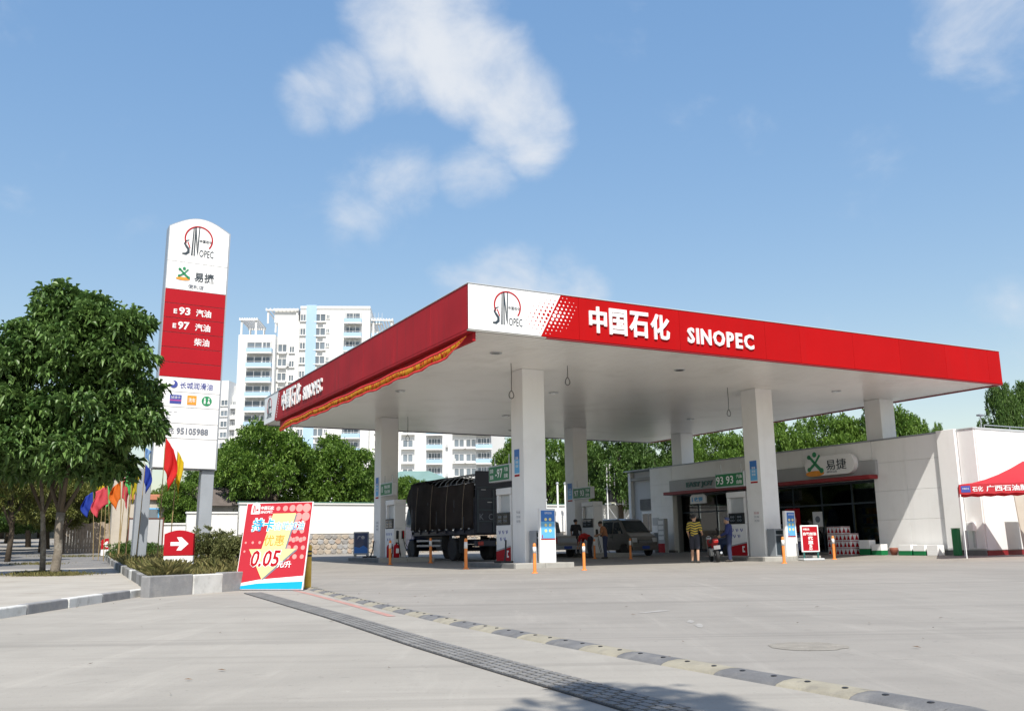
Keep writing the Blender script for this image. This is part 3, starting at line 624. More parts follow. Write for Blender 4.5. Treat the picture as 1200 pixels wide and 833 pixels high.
PUMP_G = 'fuel dispensers under the canopy'
def dispenser(key, lab, a, b, depth, redbase=True, ads=True):
    """tall dispenser: customer face to the left (local -x), the other way along local y; nozzles on its near end"""
    z = ISL[key]; t = st('fuel_dispenser', lab, 'fuel dispenser', a, b, z=z, group=PUMP_G); L = 1.12; D = depth; H = 2.58
    MB().box(.0, D, 0, L, .0, 1.28).build('cabinet', M_['white_panel'], t, bevel=.02)
    for y0, y1 in ((0, .13), (L - .13, L)): MB().box(.03, D - .03, y0, y1, 1.283, H - .24).build('mast', M_['white_panel'], t, bevel=.015)
    MB().box(0, D, 0, L, H - .237, H).build('header', M_['white_panel'], t, bevel=.03)
    MB().box(.14, D - .14, .13, L - .13, 1.283, H - .24).build('hose_housing', M_['light_metal'], t)
    MB().box(-.02, .1, .10, L - .10, 1.283, 1.72).build('display', M_['black'], t, bevel=.012)
    d = t.children[-1]
    for k in range(2):
        x0 = -L + .16 + k * .42; flat(rect(x0, x0 + .36, 1.34, 1.66), M_['screen'], t, LEFT, .022, .006, 'screen')
        text('88', x0 + .05, 1.52, .26, .09, M_['ink_grey'], t, LEFT, .03, .002, .01, 'digits'); text('00', x0 + .05, 1.38, .26, .09, M_['ink_grey'], t, LEFT, .03, .002, .01, 'digits')
    if redbase:
        flat([(-L + .02, .02), (-.02, .02), (-.02, .52), (-L + .02, .36)], M_['red_sign'], t, LEFT, .003, .006, 'base_panel')
        flat([(-L + .02, .365), (-.02, .525), (-.02, .57), (-L + .02, .41)], M_['grey_metal'], t, LEFT, .003, .006, 'trim_stripe')
        multi([rect(-.30, -.24, .16, .40), rect(-.24, -.16, .16, .22), rect(-.24, -.16, .34, .40)], M_['white'], t, LEFT, .010, .002, 'base_print')
    if ads:
        flat(rect(-L + .06, -.06, .60, 1.22), M_['white'], t, LEFT, .003, .003, 'notice')
        ps = []
        for r_ in range(2):
            for c_ in range(3 - r_):
                x0, y0 = -L + .2 + c_ * .27 + r_ * .1, .98 - r_ * .24; ps += [[(x0, y0 + .10), (x0 + .05, y0 + .12), (x0 + .11, y0), (x0 + .07, y0 - .02)], [(x0 + .12, y0 + .02), (x0 + .16, y0 + .02), (x0 + .15, y0 + .12), (x0 + .12, y0 + .12)]]
        multi(ps, M_['ink_blue'], t, LEFT, .007, .001, 'notice_print')
    # near end: nozzle boots, nozzles, hoses
    for k in range(2):
        x = D * (.28 + .44 * k); MB().box(x - .06, x + .06, -.05, 0, .82, 1.18).build('nozzle_boot', M_['black'], t, bevel=.01)
        mb = MB(); mb.tube([(x, -.09, .86), (x, -.11, 1.02), (x, -.08, 1.14), (x, -.02, 1.18)], [.025, .03, .03, .02], 8, 1); nz_ = mb.build('nozzle', [M_['black'], M_['red_sign'] if k else M_['black']], t, smooth=True)
        mb = MB(); mb.tube([(x, -.09, .88), (x + .02, -.2, .5), (x + .05 + .1 * k, -.32, .12), (x + .1 + .25 * k, -.18, .03), (x + .1 + .2 * k, -.02, .35), (x + .05, .02, .75)], .016, 7); mb.build('hose', M_['rubber'], t, smooth=True)
    return t
dispenser('F', 'white dispenser with red base between the truck and the front column', 15.72, 29.30, .62)
dispenser('R', 'white dispenser with red base left of the front right column by the motorbike', 26.46, 29.28, .62)
dispenser('L', 'white dispenser beside the truck front with a red extinguisher at its foot', 15.70, 40.45, .60, False)
dispenser('M', 'shaded dispenser between the pickup and the silver van', 26.45, 40.45, .60, False, False)
# loose hoses on the islands
for lab, a, b, key in [('coil of black hose lying on the island left of the front column', 15.0, 28.6, 'F'), ('black hose drooping on the island below the rear left column', 15.0, 41.9, 'L')]:
    t = st('fuel_hose', lab, 'hose', a, b, z=ISL[key])
    mb = MB(); mb.tube([(.62, .9, .75), (.5, .7, .35), (.25, .3, .05), (-.05, .05, .03), (-.1, .35, .03), (.2, .6, .03), (.45, .1, .03), (.1, -.3, .03), (-.05, -.1, .04)], .03, 8); mb.build('hose_line', M_['rubber'], t, smooth=True)

# green price boards hung over the dispensers
def green_board(lab, a, b, z, l, txts, h=.60):
    t = st('grade_sign', lab, 'fuel grade sign', a, b, z=z, group='green fuel grade signs')
    MB().box(0, .24, 0, l, 0, h).build('housing', M_['light_metal'], t, bevel=.015); flat(rect(-l + .05, -.05, .05, h - .05), M_['sign_green'], t, LEFT, .002, .012, 'face')
    for (s, x, y, w, hh) in txts: text(s, -l + x * l, y * h, w * l, hh * h, M_['white'], t, LEFT, .016, .003, .012)
    for y in (.25, l - .25):
        mb = MB(); mb.tube([(.12, y, h), (.12, y, h + .35)], .02, 6); mb.build('bracket', M_['light_metal'], t)
    return t
small = lambda x0: [('自助', x0, .55, .16, .26), ('加油', x0, .18, .16, .26)]
green_board('green sign reading 97 over the truck beside the front column', 15.62, 29.15, 2.98, 1.62, small(.08) + [('-97', .34, .22, .34, .55), ('汽油', .76, .55, .17, .26), ('自助', .76, .18, .17, .26)])
green_board('green sign reading 93 93 left of the front right column', 26.36, 29.15, 2.95, 1.75, [('93', .05, .22, .25, .55), ('93', .40, .22, .25, .55), ('汽油', .76, .55, .18, .26), ('自助', .76, .18, .18, .26)])
green_board('green sign beside the rear left column above its dispenser', 15.62, 40.5, 3.05, 1.5, [('0', .12, .25, .1, .5), ('柴油', .36, .55, .2, .26), ('汽油', .36, .18, .2, .26), ('自助', .62, .55, .2, .26), ('加油', .62, .18, .2, .26)])
green_board('green sign in deep shade beside the rear middle column', 26.3, 40.4, 3.0, 1.7, [('97', .1, .25, .22, .5), ('93', .42, .25, .22, .5), ('汽油', .74, .55, .18, .26), ('自助', .74, .18, .18, .26)])

# blue posters and notices on the columns (left faces)
PG = 'blue posters on the canopy columns'
def poster(lab, a, b0, b1, z0, z1):
    t = st('poster', lab, 'poster', a, b1, z=z0, group=PG); l, h = b1 - b0, z1 - z0
    flat(rect(0, l, 0, h), M_['white'], t, LEFT, .004, .006, 'board'); flat(rect(.03, l - .03, h * .14, h - .03), M_['light_blue'], t, LEFT, .011, .002, 'picture'); flat(rect(.03, l - .03, h * .62, h - .03), M_['sign_blue'], t, LEFT, .014, .001, 'picture')
    flat(rect(.03, l - .03, .03, h * .10), M_['red_sign'], t, LEFT, .011, .002, 'strip')
    for i in range(3): text('加油', l * .28, h * (.62 - i * .14), l * .44, h * .10, M_['white'], t, LEFT, .016, .001, .01)
    return t
poster('blue poster on the front column near the truck', 15.688, 28.50, 28.92, 3.05, 4.05)
poster('blue poster on the front right column below the green 93 93 sign', 26.438, 28.40, 28.86, 3.0, 3.95)
poster('narrow blue poster on the rear left column', 15.688, 42.4, 42.85, 2.95, 4.0)
poster('narrow blue poster on the shaded rear middle column', 26.438, 42.35, 42.85, 2.9, 3.9)
for lab, a, b in [('small grey notice on the front column at chest height', 15.688, 28.5), ('small reddish notice on the front right column at chest height', 26.438, 28.45), ('small grey notice on the rear left column at chest height', 15.688, 42.4)]:
    t = st('notice_plate', lab, 'notice', a, b + .34, z=1.45, group='small notices on the columns'); flat(rect(0, .34, 0, .5), M_['white'], t, LEFT, .004, .005, 'plate')
    for i in range(3): text('安全 加油', .04, .36 - i * .15, .26, .09, M_['ink_grey' if a < 20 or i else 'red_sign'], t, LEFT, .010, .001)

# slim white totems with blue posters in front of the columns
def totem(lab, a, b, key, w, h, lean=0.):
    t = st('totem_sign', lab, 'totem sign', a, b, z=ISL[key] - .15 + .148, group='white totems in front of the columns')
    mb = MB(); mb.prism([(0, 0), (w, 0), (w - lean, h), (lean * .4, h)], -.0, .14, 'y'); mb.build('case', M_['white'], t, bevel=.015)
    flat(rect(lean + .04, w - lean - .04, h * .45, h - .06), M_['light_blue'], t, FRONT, .002, .008, 'poster'); flat(rect(lean + .04, w - lean - .04, h * .76, h - .06), M_['sign_blue'], t, FRONT, .008, .004, 'poster')
    flat(rect(lean + .03, w - lean - .03, h * .425, h * .445), M_['red_sign'], t, FRONT, .002, .008, 'strip')
    for r_ in range(3):
        for c_ in range(2): multi([circ(w * (.36 + .28 * c_), h * (.80 - r_ * .105), w * .085, 10)], M_['cream'], t, FRONT, .0125, .001, 'coupon')
    flat([(lean + .06, h * .46), (lean + .10, h * .46), (lean + .09, h * .52), (lean + .07, h * .52)], M_['red_sign'], t, FRONT, .0125, .001, 'pump_picture'); text('自助加油', w * .3, h * .90, w * .44, h * .04, M_['white'], t, FRONT, .0125, .001)
totem('white totem with a blue poster in front of the front column', 15.74, 27.30, 'F', .60, 1.76)
totem('white totem widening downward with a blue poster before the front right column', 26.62, 27.30, 'R', .62, 1.72, .08)
for lab, a, b, key in [('grey service cabinet against the front column behind the white totem', 15.82, 27.75, 'F'), ('grey service cabinet with a dark door against the front right column', 26.50, 27.75, 'R')]:
    t = st('service_cabinet', lab, 'cabinet', a, b, z=ISL[key], group='grey cabinets on the islands'); MB().box(0, .46, 0, .44, 0, 1.05).build('cabinet_body', M_['grey_metal'], t, bevel=.015)
    flat(rect(.05, .41, .06, .78), M_['ink'], t, FRONT, .002, .008, 'door'); MB().box(.36, .385, -.03, -.01, .40, .5).build('handle', M_['light_metal'], t); flat(rect(.05, .41, .84, .98), M_['screen'], t, FRONT, .002, .006, 'slot')

# fire extinguishers
def extinguisher(lab, a, b, z):
    t = st('fire_extinguisher', lab, 'fire extinguisher', a, b, z=z, group='red fire extinguishers')
    MB().lathe([(.11, 0), (.13, .02), (.13, .46), (.10, .54), (.04, .59), (.035, .62)], 16).build('cylinder', M_['red_sign'], t, smooth=True)
    MB().box(-.035, .035, -.10, .04, .62, .67).build('valve', M_['black'], t, bevel=.006); mb = MB(); mb.tube([(.04, 0, .64), (.14, 0, .58), (.16, 0, .3), (.15, 0, .15)], .014, 6); mb.build('hose', M_['black'], t)
    flat(rect(-.07, .07, .2, .4), M_['white'], t, FRONT, .125, .008, 'label')
extinguisher('red fire extinguisher at the foot of the rear left dispenser', 15.66, 40.0, ISL['L'])
extinguisher('second red extinguisher close behind the rear left dispenser\'s extinguisher', 15.45, 40.3, ISL['L'])
extinguisher('red extinguisher on the island right of the front right dispenser', 26.9, 29.05, ISL['R'])

# poster stand left of the rear left column
t = st('poster_stand', 'dark blue poster stand left of the rear left column', 'poster stand', 14.75, 43.2, z=ISL['L'], rot=R(-38))
MB().box(0, .75, 0, .05, .12, 1.18).build('board', M_['grey_metal'], t, bevel=.01); flat(rect(.05, .70, .2, 1.12), M_['dark_blue'], t, FRONT, .002, .006, 'picture'); multi([[(.05, .2), (.70, .2), (.70, .42), (.5, .55), (.3, .45), (.05, .5)]], M_['sign_blue'], t, FRONT, .009, .001, 'picture')
text('广告', .2, .85, .35, .14, M_['white'], t, FRONT, .010, .001)
for x in (.06, .66): MB().box(x, x + .04, -.1, .2, 0, .12).build('foot', M_['grey_metal'], t)

# ------------------------------------------------------------------ bollards
BM = {}
def bollard_mesh():
    mb = MB(); mb.lathe([(.05, .0), (.042, .05), (.040, .70), (.034, .735), (.016, .75)], 14); BM['post'] = mb.mesh('post', M_['bollard_orange'])
    mb = MB(); mb.lathe([(.043, .50), (.043, .66)], 14); BM['band'] = mb.mesh('reflective_band', mat('band_white', (.75, .72, .70), .5, .05, 4))
    mb = MB(); mb.lathe([(.085, 0), (.085, .012), (.05, .03)], 14); BM['base'] = mb.mesh('base', M_['bollard_orange'])
bollard_mesh()
def bollard(lab, a, b, k=1., faded=False):
    t = st('bollard', lab, 'bollard', a, b, .0, group='orange bollards round the islands')
    for n_ in ('post', 'band', 'base'):
        me = BM[n_]; o = link(me.name, me, t, smooth=True)
    t.scale = (k, k, k); return t
for lab, a, b, k in [('orange bollard in the sun before the white totem of the front column', 13.04, 22.95, 1.08), ('orange bollard standing alone between the front column and the two motorbike riders', 15.38, 24.1, 1.05), ('orange bollard in front of the truck rear wheels', 13.5, 28.3, 1.32),
                     ('orange bollard by the truck side under its cargo bed', 15.97, 36.9, 1.38), ('orange bollard in front of the red fire extinguisher', 13.75, 35.8, 1.28), ('orange bollard by the silver van front', 25.0, 35.3, 1.22), ('orange bollard behind the person in the orange shirt', 24.4, 37.3, 1.2),
                     ('orange bollard in front of the leaning totem of the front right column', 23.83, 24.6, 1.2), ('orange bollard half behind the red folding sign', 29.0, 27.2, 1.22), ('orange bollard left of the red and white crates', 33.0 - 1.2, 29.75, 1.0), ('orange bollard under the red tent edge by the white wall', 34.2, 22.6, 1.0)]:
    bollard(lab, a, b, k)
t = st('bollard', 'dirty yellow and black banded bollard behind the red promotion board', 'bollard', 5.39, 18.47)
MB().lathe([(.075, 0), (.066, .04), (.064, .80), (.055, .84), (.02, .85)], 16).build('post', M_['bollard_yellow'], t, smooth=True)
for z in (.62, .70): MB().lathe([(.067, z), (.067, z + .035)], 16).build('band', M_['black'], t)

# ------------------------------------------------------------------ red folding sign on the right
t = st('folding_sign', 'red folding sign with white letters on a grey base by the shop crates', 'folding sign', 27.25, 26.7, rot=R(-20))
MB().box(-.42, .42, -.28, .28, 0, .09).build('base', M_['light_metal'], t, bevel=.03)
for x in (-.30, .26): MB().box(x, x + .05, -.03, .03, .09, .34).build('post', M_['teal_dark'], t)
MB().box(-.36, .36, -.035, .035, .32, 1.32).build('frame', M_['white'], t, bevel=.02); flat(rect(-.31, .31, .37, 1.27), M_['red_sign'], t, FRONT, .036, .004, 'panel')
for s, x, y, w, h in [('中国石化', -.27, 1.13, .26, .08), ('自助加油', -.27, .94, .52, .12), ('优', -.09, .77, .2, .14), ('惠', -.09, .61, .2, .14), ('5', -.06, .49, .13, .10), ('分', -.08, .39, .16, .09)]: text(s, x, y, w, h, M_['white'], t, FRONT, .041, .002, .03)
# ------------------------------------------------------------------ shop (its front looks to the left: local -x; local y runs away)
SA, SB0, SB1 = 33.0, 23.44, 47.0
shop = st('convenience_shop', 'low white clad station shop behind the pumps with dark open front', 'shop', SA, SB0, z=0)
HP = 4.97; SL = SB1 - SB0; DEP = 9.0
OP = [(28.40 - SB0, 35.6 - SB0), (36.4 - SB0, 42.35 - SB0)]; OZ = 3.30          # the two wide openings
def sbox(x0, x1, y0, y1, z0, z1, m, name, bevel=0, parent=None): return MB().box(x0, x1, y0, y1, z0, z1).build(name, M_[m], parent or shop, bevel=bevel)
# backing walls
sbox(.05, .30, 0.0, OP[0][0], .1, HP - .1, 'wall_white', 'wall'); sbox(.05, .30, OP[0][1], OP[1][0], .1, OZ, 'wall_white', 'wall'); sbox(.05, .30, OP[1][1], SL - 2.6, .1, HP - .1, 'wall_white', 'wall')
sbox(.05, .30, OP[0][0] + .003, OP[1][1] - .003, OZ + .003, HP - .1, 'wall_white', 'wall')
# cladding panels on the left-looking front
for (y0, y1, zs) in [(1.62, OP[0][0] - .02, [.34, 1.55, 2.75, 3.95, HP - .06]), (OP[1][1] + .02, SL - 2.62, [.34, 1.55, 2.75, 3.95, HP - .06])]:
    n = 2
    for i in range(n):
        for z0, z1 in zip(zs, zs[1:]): sbox(0, .047, y0 + (y1 - y0) * i / n + .004, y0 + (y1 - y0) * (i + 1) / n - .004, z0 + .004, z1 - .004, 'cladding', 'cladding_panel', .004)
for i in range(7):
    y0, y1 = OP[0][0] + (OP[1][1] - OP[0][0]) * i / 7, OP[0][0] + (OP[1][1] - OP[0][0]) * (i + 1) / 7; sbox(0, .047, y0 + .004, y1 - .004, 4.12, HP - .06, 'cladding', 'cladding_panel', .004)
sbox(0.0, .047, 0.0, .72, .34, HP - .06, 'cladding', 'cladding_panel', .004)
sbox(-.12, .046, .76, 1.58, .30, HP + .02, 'cladding', 'pilaster', .015)
sbox(-.03, .4, 1.60, SL - 2.55, HP - .055, HP, 'grey_metal', 'coping', .01)
sbox(-.02, .4, -.02, .74, HP - .055, HP + .01, 'light_metal', 'coping', .01)
sbox(-.03, .2, .0, OP[0][0], .05, .30, 'concrete_dark', 'plinth'); sbox(-.03, .2, OP[1][1], SL, .05, .30, 'concrete_dark', 'plinth')
# wall that looks to the road, right of the corner
sbox(.10, DEP, .0, .25, .1, HP - .08, 'wall_white', 'wall'); sbox(.051, DEP + .02, -.05, .3, HP - .078, HP + .012, 'light_metal', 'coping', .01); sbox(.06, DEP, -.03, -.002, .05, .28, 'dark_red', 'plinth')
for i in range(4):
    for z0, z1 in [(.30, 2.6), (2.6, HP - .09)]: sbox(.06 + i * 2.2, .06 + (i + 1) * 2.2 - .008, -.045, -.004, z0 + .004, z1 - .004, 'white_panel', 'cladding_panel', .004)
sbox(DEP - .2, DEP, .26, SL, .1, HP - .1, 'wall_white', 'wall'); sbox(.31, DEP, SL - .25, SL, .1, HP - .1, 'wall_white', 'wall')
sbox(.31, DEP - .21, .26, SL - .26, HP - .6, HP - .45, 'concrete', 'roof')
# recessed side bay at the far end with a door
sbox(.55, .80, SL - 2.58, SL - .26, .1, HP - .1, 'apt_grey', 'wall'); sbox(-.02, .85, SL - 2.54, SL, HP - .06, HP, 'grey_metal', 'coping', .01)
d = sbox(.50, .56, SL - 2.35, SL - 1.0, .2, 2.55, 'white', 'door', .01)
for i in range(2): sbox(.485, .499, SL - 2.28 + i * .62, SL - 1.72 + i * .62, 1.35, 2.4, 'glass_dark', 'pane', 0, d)
sbox(.44, .54, SL - 2.40, SL - .95, 2.62, 3.25, 'concrete_dark', 'door_canopy')
# interior
sbox(.31, 5.4, OP[0][0] - 1, OP[1][1] + .5, .12, .2, 'concrete', 'shop_floor'); sbox(5.4, 5.55, OP[0][0] - 1, OP[1][1] + .5, .2, 4.2, 'apt_grey', 'inner_wall'); sbox(.31, 5.4, OP[0][0] - 1, OP[1][1] + .5, 3.6, 3.7, 'apt_grey', 'ceiling')
sbox(.31, 5.4, OP[0][0] - 1.1, OP[0][0] - 1.0, .2, 3.6, 'apt_grey', 'inner_wall'); sbox(.31, 5.4, OP[1][1] + .5, OP[1][1] + .6, .2, 3.6, 'apt_grey', 'inner_wall')
for i, (y0, y1) in enumerate(OP):        # glazing set back behind the openings
    n = 4
    for k in range(n):
        ya, yb = y0 + (y1 - y0) * k / n, y0 + (y1 - y0) * (k + 1) / n; w = MB().box(.62, .68, ya + .01, ya + .06, .2, OZ + .2).box(.62, .68, yb - .06, yb - .01, .2, OZ + .2).box(.62, .68, ya + .061, yb - .061, .2, .28).box(.62, .68, ya + .061, yb - .061, 2.3, 2.38).box(.62, .68, ya + .061, yb - .061, 3.2, OZ + .2).build('window', M_['ink'], shop)
        sbox(.60, .618, ya + .06, yb - .06, .28, 2.3, 'shop_glass', 'pane', 0, w); sbox(.60, .618, ya + .06, yb - .06, 2.38, 3.2, 'shop_glass', 'pane', 0, w)
# grey sign band with a red lip
mk('sign_band', (.36, .37, .38), .45, .04, 1)
sbox(-.16, -.003, OP[0][0] - .30, OP[1][1] + .05, 3.47, 4.10, 'sign_band', 'sign_band', .02)
sbox(-.55, -.003, OP[0][0] - .25, OP[1][1] + .12, 3.30, 3.465, 'dark_red', 'awning_edge', .02)
bx = lambda b: -(b - SB0)
text('EASY JOY', bx(40.85), 3.58, 2.2, .34, M_['teal_dark'], shop, LEFT, .165, .05, .03, 'sign_letters')
# lit-box sign with a green figure over an orange swoosh
mb = MB(); pl = circ(bx(31.45), 4.05, .45, 14, None, PI / 2, 1.5 * PI) + circ(bx(29.45), 4.05, .45, 14, None, -PI / 2, PI / 2)
mb.prism(pl, .16, .42, 'z'); mb.v = [tuple(LEFT @ Vector(p)) for p in mb.v]; mb.build('sign_box', M_['white'], shop, bevel=.02)
def figure_mark(x, y, s, parent, face, off, org=(0, 0, 0)):
    limbs = []
    for (x0, y0, x1, y1, w) in [(-.30, .42, .05, .05, .06), (.36, .42, .05, .05, .045), (.05, .05, -.30, -.20, .06), (.05, .05, .40, -.28, .075)]:
        d = math.hypot(x1 - x0, y1 - y0); nx, ny = -(y1 - y0) / d * w, (x1 - x0) / d * w
        limbs.append([(x + s * (x0 + nx), y + s * (y0 + ny)), (x + s * (x0 - nx), y + s * (y0 - ny)), (x + s * (x1 - nx), y + s * (y1 - ny)), (x + s * (x1 + nx), y + s * (y1 + ny))])
    limbs += [circ(x + s * .05, y + s * .46, s * .12, 12), circ(x - s * .30, y + s * .36, s * .10, 10), circ(x - s * .32, y - s * .20, s * .10, 10), circ(x + s * .42, y - s * .28, s * .12, 10)]
    multi(limbs, M_['logo_green'], parent, face, off, .02, 'figure_mark', org)
    multi([circ(x, y - s * .40, s * .55, 20, s * .13)], M_['orange'], parent, face, off - .001, .012, 'swoosh_mark', org)
figure_mark(bx(31.3), 4.12, 1.0, shop, LEFT, .425)
text('易捷', bx(30.6), 3.82, 1.15, .46, M_['ink'], shop, LEFT, .42, .02, .0, 'sign_letters')
text('便利店', bx(30.6), 3.70, .6, .09, M_['ink_grey'], shop, LEFT, .42, .01, 0, 'sign_letters')
# small white hanging sign in the far doorway
hs = st('hanging_sign', 'small white rounded sign hanging in the far shop doorway', 'hanging sign', SA - .2, 39.2, z=2.75)
mb = MB(); mb.prism([(0, 0), (.0, .35), (.15, .48), (1.15, .48), (1.3, .35), (1.3, 0)], 0, .06, 'z'); mb.v = [tuple(LEFT @ Vector((p[0] - 1.3, p[1], p[2]))) for p in mb.v]; mb.build('board', M_['white'], hs); text('i', -1.15, .1, .08, .24, M_['cyan'], hs, LEFT, .064, .004, .03); text('收银', -.95, .1, .7, .24, M_['cyan'], hs, LEFT, .064, .004, .02)
for y in (.3, 1.0): MB().tube([(-.03, y, .48), (-.03, y, .75)], .012, 5).build('rod', M_['steel'], hs)
# things against the shop front
t = st('notice_plate', 'grey plate on the white wall left of the shop doorway', 'notice', SA - .01, 43.7, z=1.7); flat(rect(-.55, 0, 0, .42), M_['grey_metal'], t, LEFT, .004, .02, 'plate')
t = st('waste_bin', 'steel bin against the white wall left of the shop doorway', 'bin', SA - .75, 43.2); MB().box(0, .55, 0, .75, 0, 1.05).build('body', M_['grey_metal'], t, bevel=.02); MB().box(-.01, .56, -.01, .76, 1.053, 1.11).build('lid', M_['steel'], t, bevel=.02)
t = st('price_totem', 'narrow grey and red price stand at the shop doorway', 'price stand', SA - .7, 42.3)
MB().box(0, .25, 0, .62, 0, 1.85).build('case', M_['apt_grey'], t, bevel=.02); flat(rect(-.6, -.02, .02, .5), M_['red_sign'], t, LEFT, .002, .008, 'panel')
for i in range(4): flat(rect(-.54, -.08, .70 + i * .28, .90 + i * .28), M_['white'], t, LEFT, .002, .008, 'price_row')
# posters and shelves just inside, dim
for lab, b, z, w, h, m in [('dim red poster hanging inside the right shop opening', 33.4, 1.15, .95, 1.1, 'red_sign'), ('small white notice inside the right shop opening', 32.0, 1.35, .6, .7, 'white')]:
    t = st('poster', lab, 'poster', SA + .58, b, z=z); flat(rect(-w, 0, 0, h), M_[m], t, LEFT, .002, .01, 'sheet'); multi([circ(-w * .5, h * .5, w * .25, 16)], M_['pink' if m == 'red_sign' else 'ink_grey'], t, LEFT, .013, .002, 'picture')
for b in (29.8, 33.0, 37.4, 40.0):
    t = st('goods_shelf', '' + {29.8: 'goods shelf behind the right cartons inside the dim shop', 33.0: 'goods shelf behind the dim red poster inside the shop', 37.4: 'goods shelf behind the motorbike rider inside the dim shop', 40.0: 'goods shelf under the hanging sign inside the dim shop'}[b], 'shelf', SA + 2.6, b, z=.2, group='goods shelves inside the shop'); MB().box(.55, .6, 0, 1.8, 0, 2.0).build('back', M_['light_metal'], t)
    for k in range(5):
        MB().box(.1, .548, 0, 1.8, k * .42, k * .42 + .03).build('board', M_['light_metal'], t)
        for j in range(9): MB().box(.14, .4, .04 + j * .2, .19 + j * .2, k * .42 + .031, k * .42 + .031 + random.uniform(.15, .3)).build('packet', M_[random.choice(['red_sign', 'yellow', 'white', 'sign_green', 'sign_blue', 'orange'])], t)

# crates of drinks: white cartons with red triangles, stacked
def carton_mesh():
    mb = MB(); mb.box(0, .52, 0, .40, 0, .30); return mb.mesh('carton', M_['white'])
CM = carton_mesh()
def carton(lab, a, b, z):
    t = st('drinks_carton', lab, 'carton', a, b, z=z, group='red and white drinks cartons'); link('box', CM, t, bevel=.008)
    for face, x0, x1, org in ((LEFT, -.39, -.01, (0, 0, 0)), (FRONT, .01, .51, (0, 0, 0))):
        mid = (x0 + x1) / 2; w = x1 - x0
        multi([[(x0, .03), (mid - .02, .03), (mid - w * .25, .25)], [(mid + .02, .03), (x1, .03), (mid + w * .25, .25)], rect(x0, x1, .262, .285)], M_['red_sign'], t, face, .002, .002, 'print', org)
rows = ['bottom', 'second', 'third', 'top']
for r_ in range(4):
    for c_ in range(3):
        if r_ == 3 and c_ == 2: continue
        zb = hgt_ab(SA - .7, 29.4)
        carton(f'{rows[r_]} white carton with red triangles in the {["left", "middle", "right"][c_]} stack by the shop opening', SA - .75, 30.15 - c_ * .44, zb + r_ * .304)
def drum(lab, a, b, m1, m2, w, l, h):
    t = st('oil_carton', lab, 'carton', a, b, group='cartons along the foot of the white wall'); MB().box(0, w, 0, l, 0, h * .42).build('lower_half', M_[m1], t, bevel=.008); MB().box(.003, w - .003, .003, l - .003, h * .421, h).build('upper_half', M_[m2], t, bevel=.008)
drum('green and white carton right beside the red triangle cartons', SA - .6, 28.42, 'sign_green', 'white', .4, .55, .62); drum('second green and white carton on the ground by the opening edge', SA - .62, 27.8, 'sign_green', 'white', .4, .5, .45)
drum('white carton with green foot in the middle of the wall row', SA - .6, 26.35, 'sign_green', 'white', .4, .6, .42); drum('white carton with green foot next to the last one of the wall row', SA - .6, 25.7, 'sign_green', 'white', .4, .55, .40); drum('last pale carton of the row near the pilaster', SA - .6, 25.1, 'white', 'white', .4, .5, .40)
t = st('clay_pot', 'small brown pot among the cartons along the wall', 'pot', SA - .4, 27.35); MB().lathe([(.10, 0), (.16, .18), (.17, .30), (.13, .30), (.12, .22)], 14).build('pot_body', mat('clay', (.22, .07, .045), .8, .1, 5), t, smooth=True)
t = st('green_bin', 'tall green bin at the foot of the pilaster', 'bin', SA - .55, 24.2); MB().box(0, .20, 0, .26, 0, 1.0).build('body', M_['sign_green'], t, bevel=.02); MB().box(-.01, .21, -.01, .27, 1.003, 1.04).build('lid', M_['sign_green'], t, bevel=.015)
t = st('white_box', 'white box on a shelf behind the green bin', 'box', SA - .4, 23.7, ); MB().box(.12, .36, 0, .30, .92, 1.25).build('case', M_['white'], t, bevel=.02); MB().box(.34, .40, .1, .2, .3, .918).build('stand', M_['light_metal'], t)
t = st('roof_lamp', 'small lamp on a thin mast above the shop parapet', 'lamp', SA + 1.2, 23.9, z=HP - .5); mb = MB(); mb.tube([(0, 0, 0), (0, 0, 1.05)], .02, 6); mb.build('mast', M_['grey_metal'], t); MB().box(-.14, .14, -.08, .08, 1.05, 1.12).build('head', M_['ink_grey'], t, bevel=.01)
# rail on the parapet
rl = st('roof_rail', 'thin grey rail along the shop parapet at the right', 'rail', SA + 1.0, SB0 + .2, z=HP)
mb = MB(); mb.tube([(0, 0, .16), (8, 0, .16)], .018, 6); mb.build('rail', M_['grey_metal'], rl)
for i in range(6): MB().tube([(i * 1.6, 0, 0), (i * 1.6, 0, .16)], .015, 5).build('rail_post', M_['grey_metal'], rl)

# ------------------------------------------------------------------ red tent at the right
TW, TD = 4.4, 2.6
tent = st('market_tent', 'red pop-up tent with white lettering on its valance by the white wall', 'tent', 0, 0); tent.location = (15.75, 33.5, .06); tent.rotation_euler = (0, 0, R(-24))
zt = 2.56; n = 10; vs = []
for j in range(n + 1):
    for i in range(n + 1):
        x, y = TW * i / n, TD * j / n; d = max(abs(x - TW / 2) / (TW / 2), abs(y - TD / 2) / (TD / 2)); z = zt + 0.82 * (1 - d) ** 1.7 + .0; vs.append((x, y, z))
mb = MB(); mb.add(vs, [(j * (n + 1) + i, j * (n + 1) + i + 1, (j + 1) * (n + 1) + i + 1, (j + 1) * (n + 1) + i) for j in range(n) for i in range(n)])
tm = mat('tent_red', (.62, .035, .05), .7, .06, 2); nt2 = tm.node_tree; b_ = nt2.nodes['Principled BSDF']; tr = nt2.nodes.new('ShaderNodeBsdfTranslucent'); tr.inputs[0].default_value = (.6, .05, .06, 1); ms = nt2.nodes.new('ShaderNodeMixShader'); ms.inputs[0].default_value = .3
nt2.links.new(b_.outputs[0], ms.inputs[1]); nt2.links.new(tr.outputs[0], ms.inputs[2]); nt2.links.new(ms.outputs[0], nt2.nodes['Material Output'].inputs[0])
mb.build('roof_cloth', tm, tent)
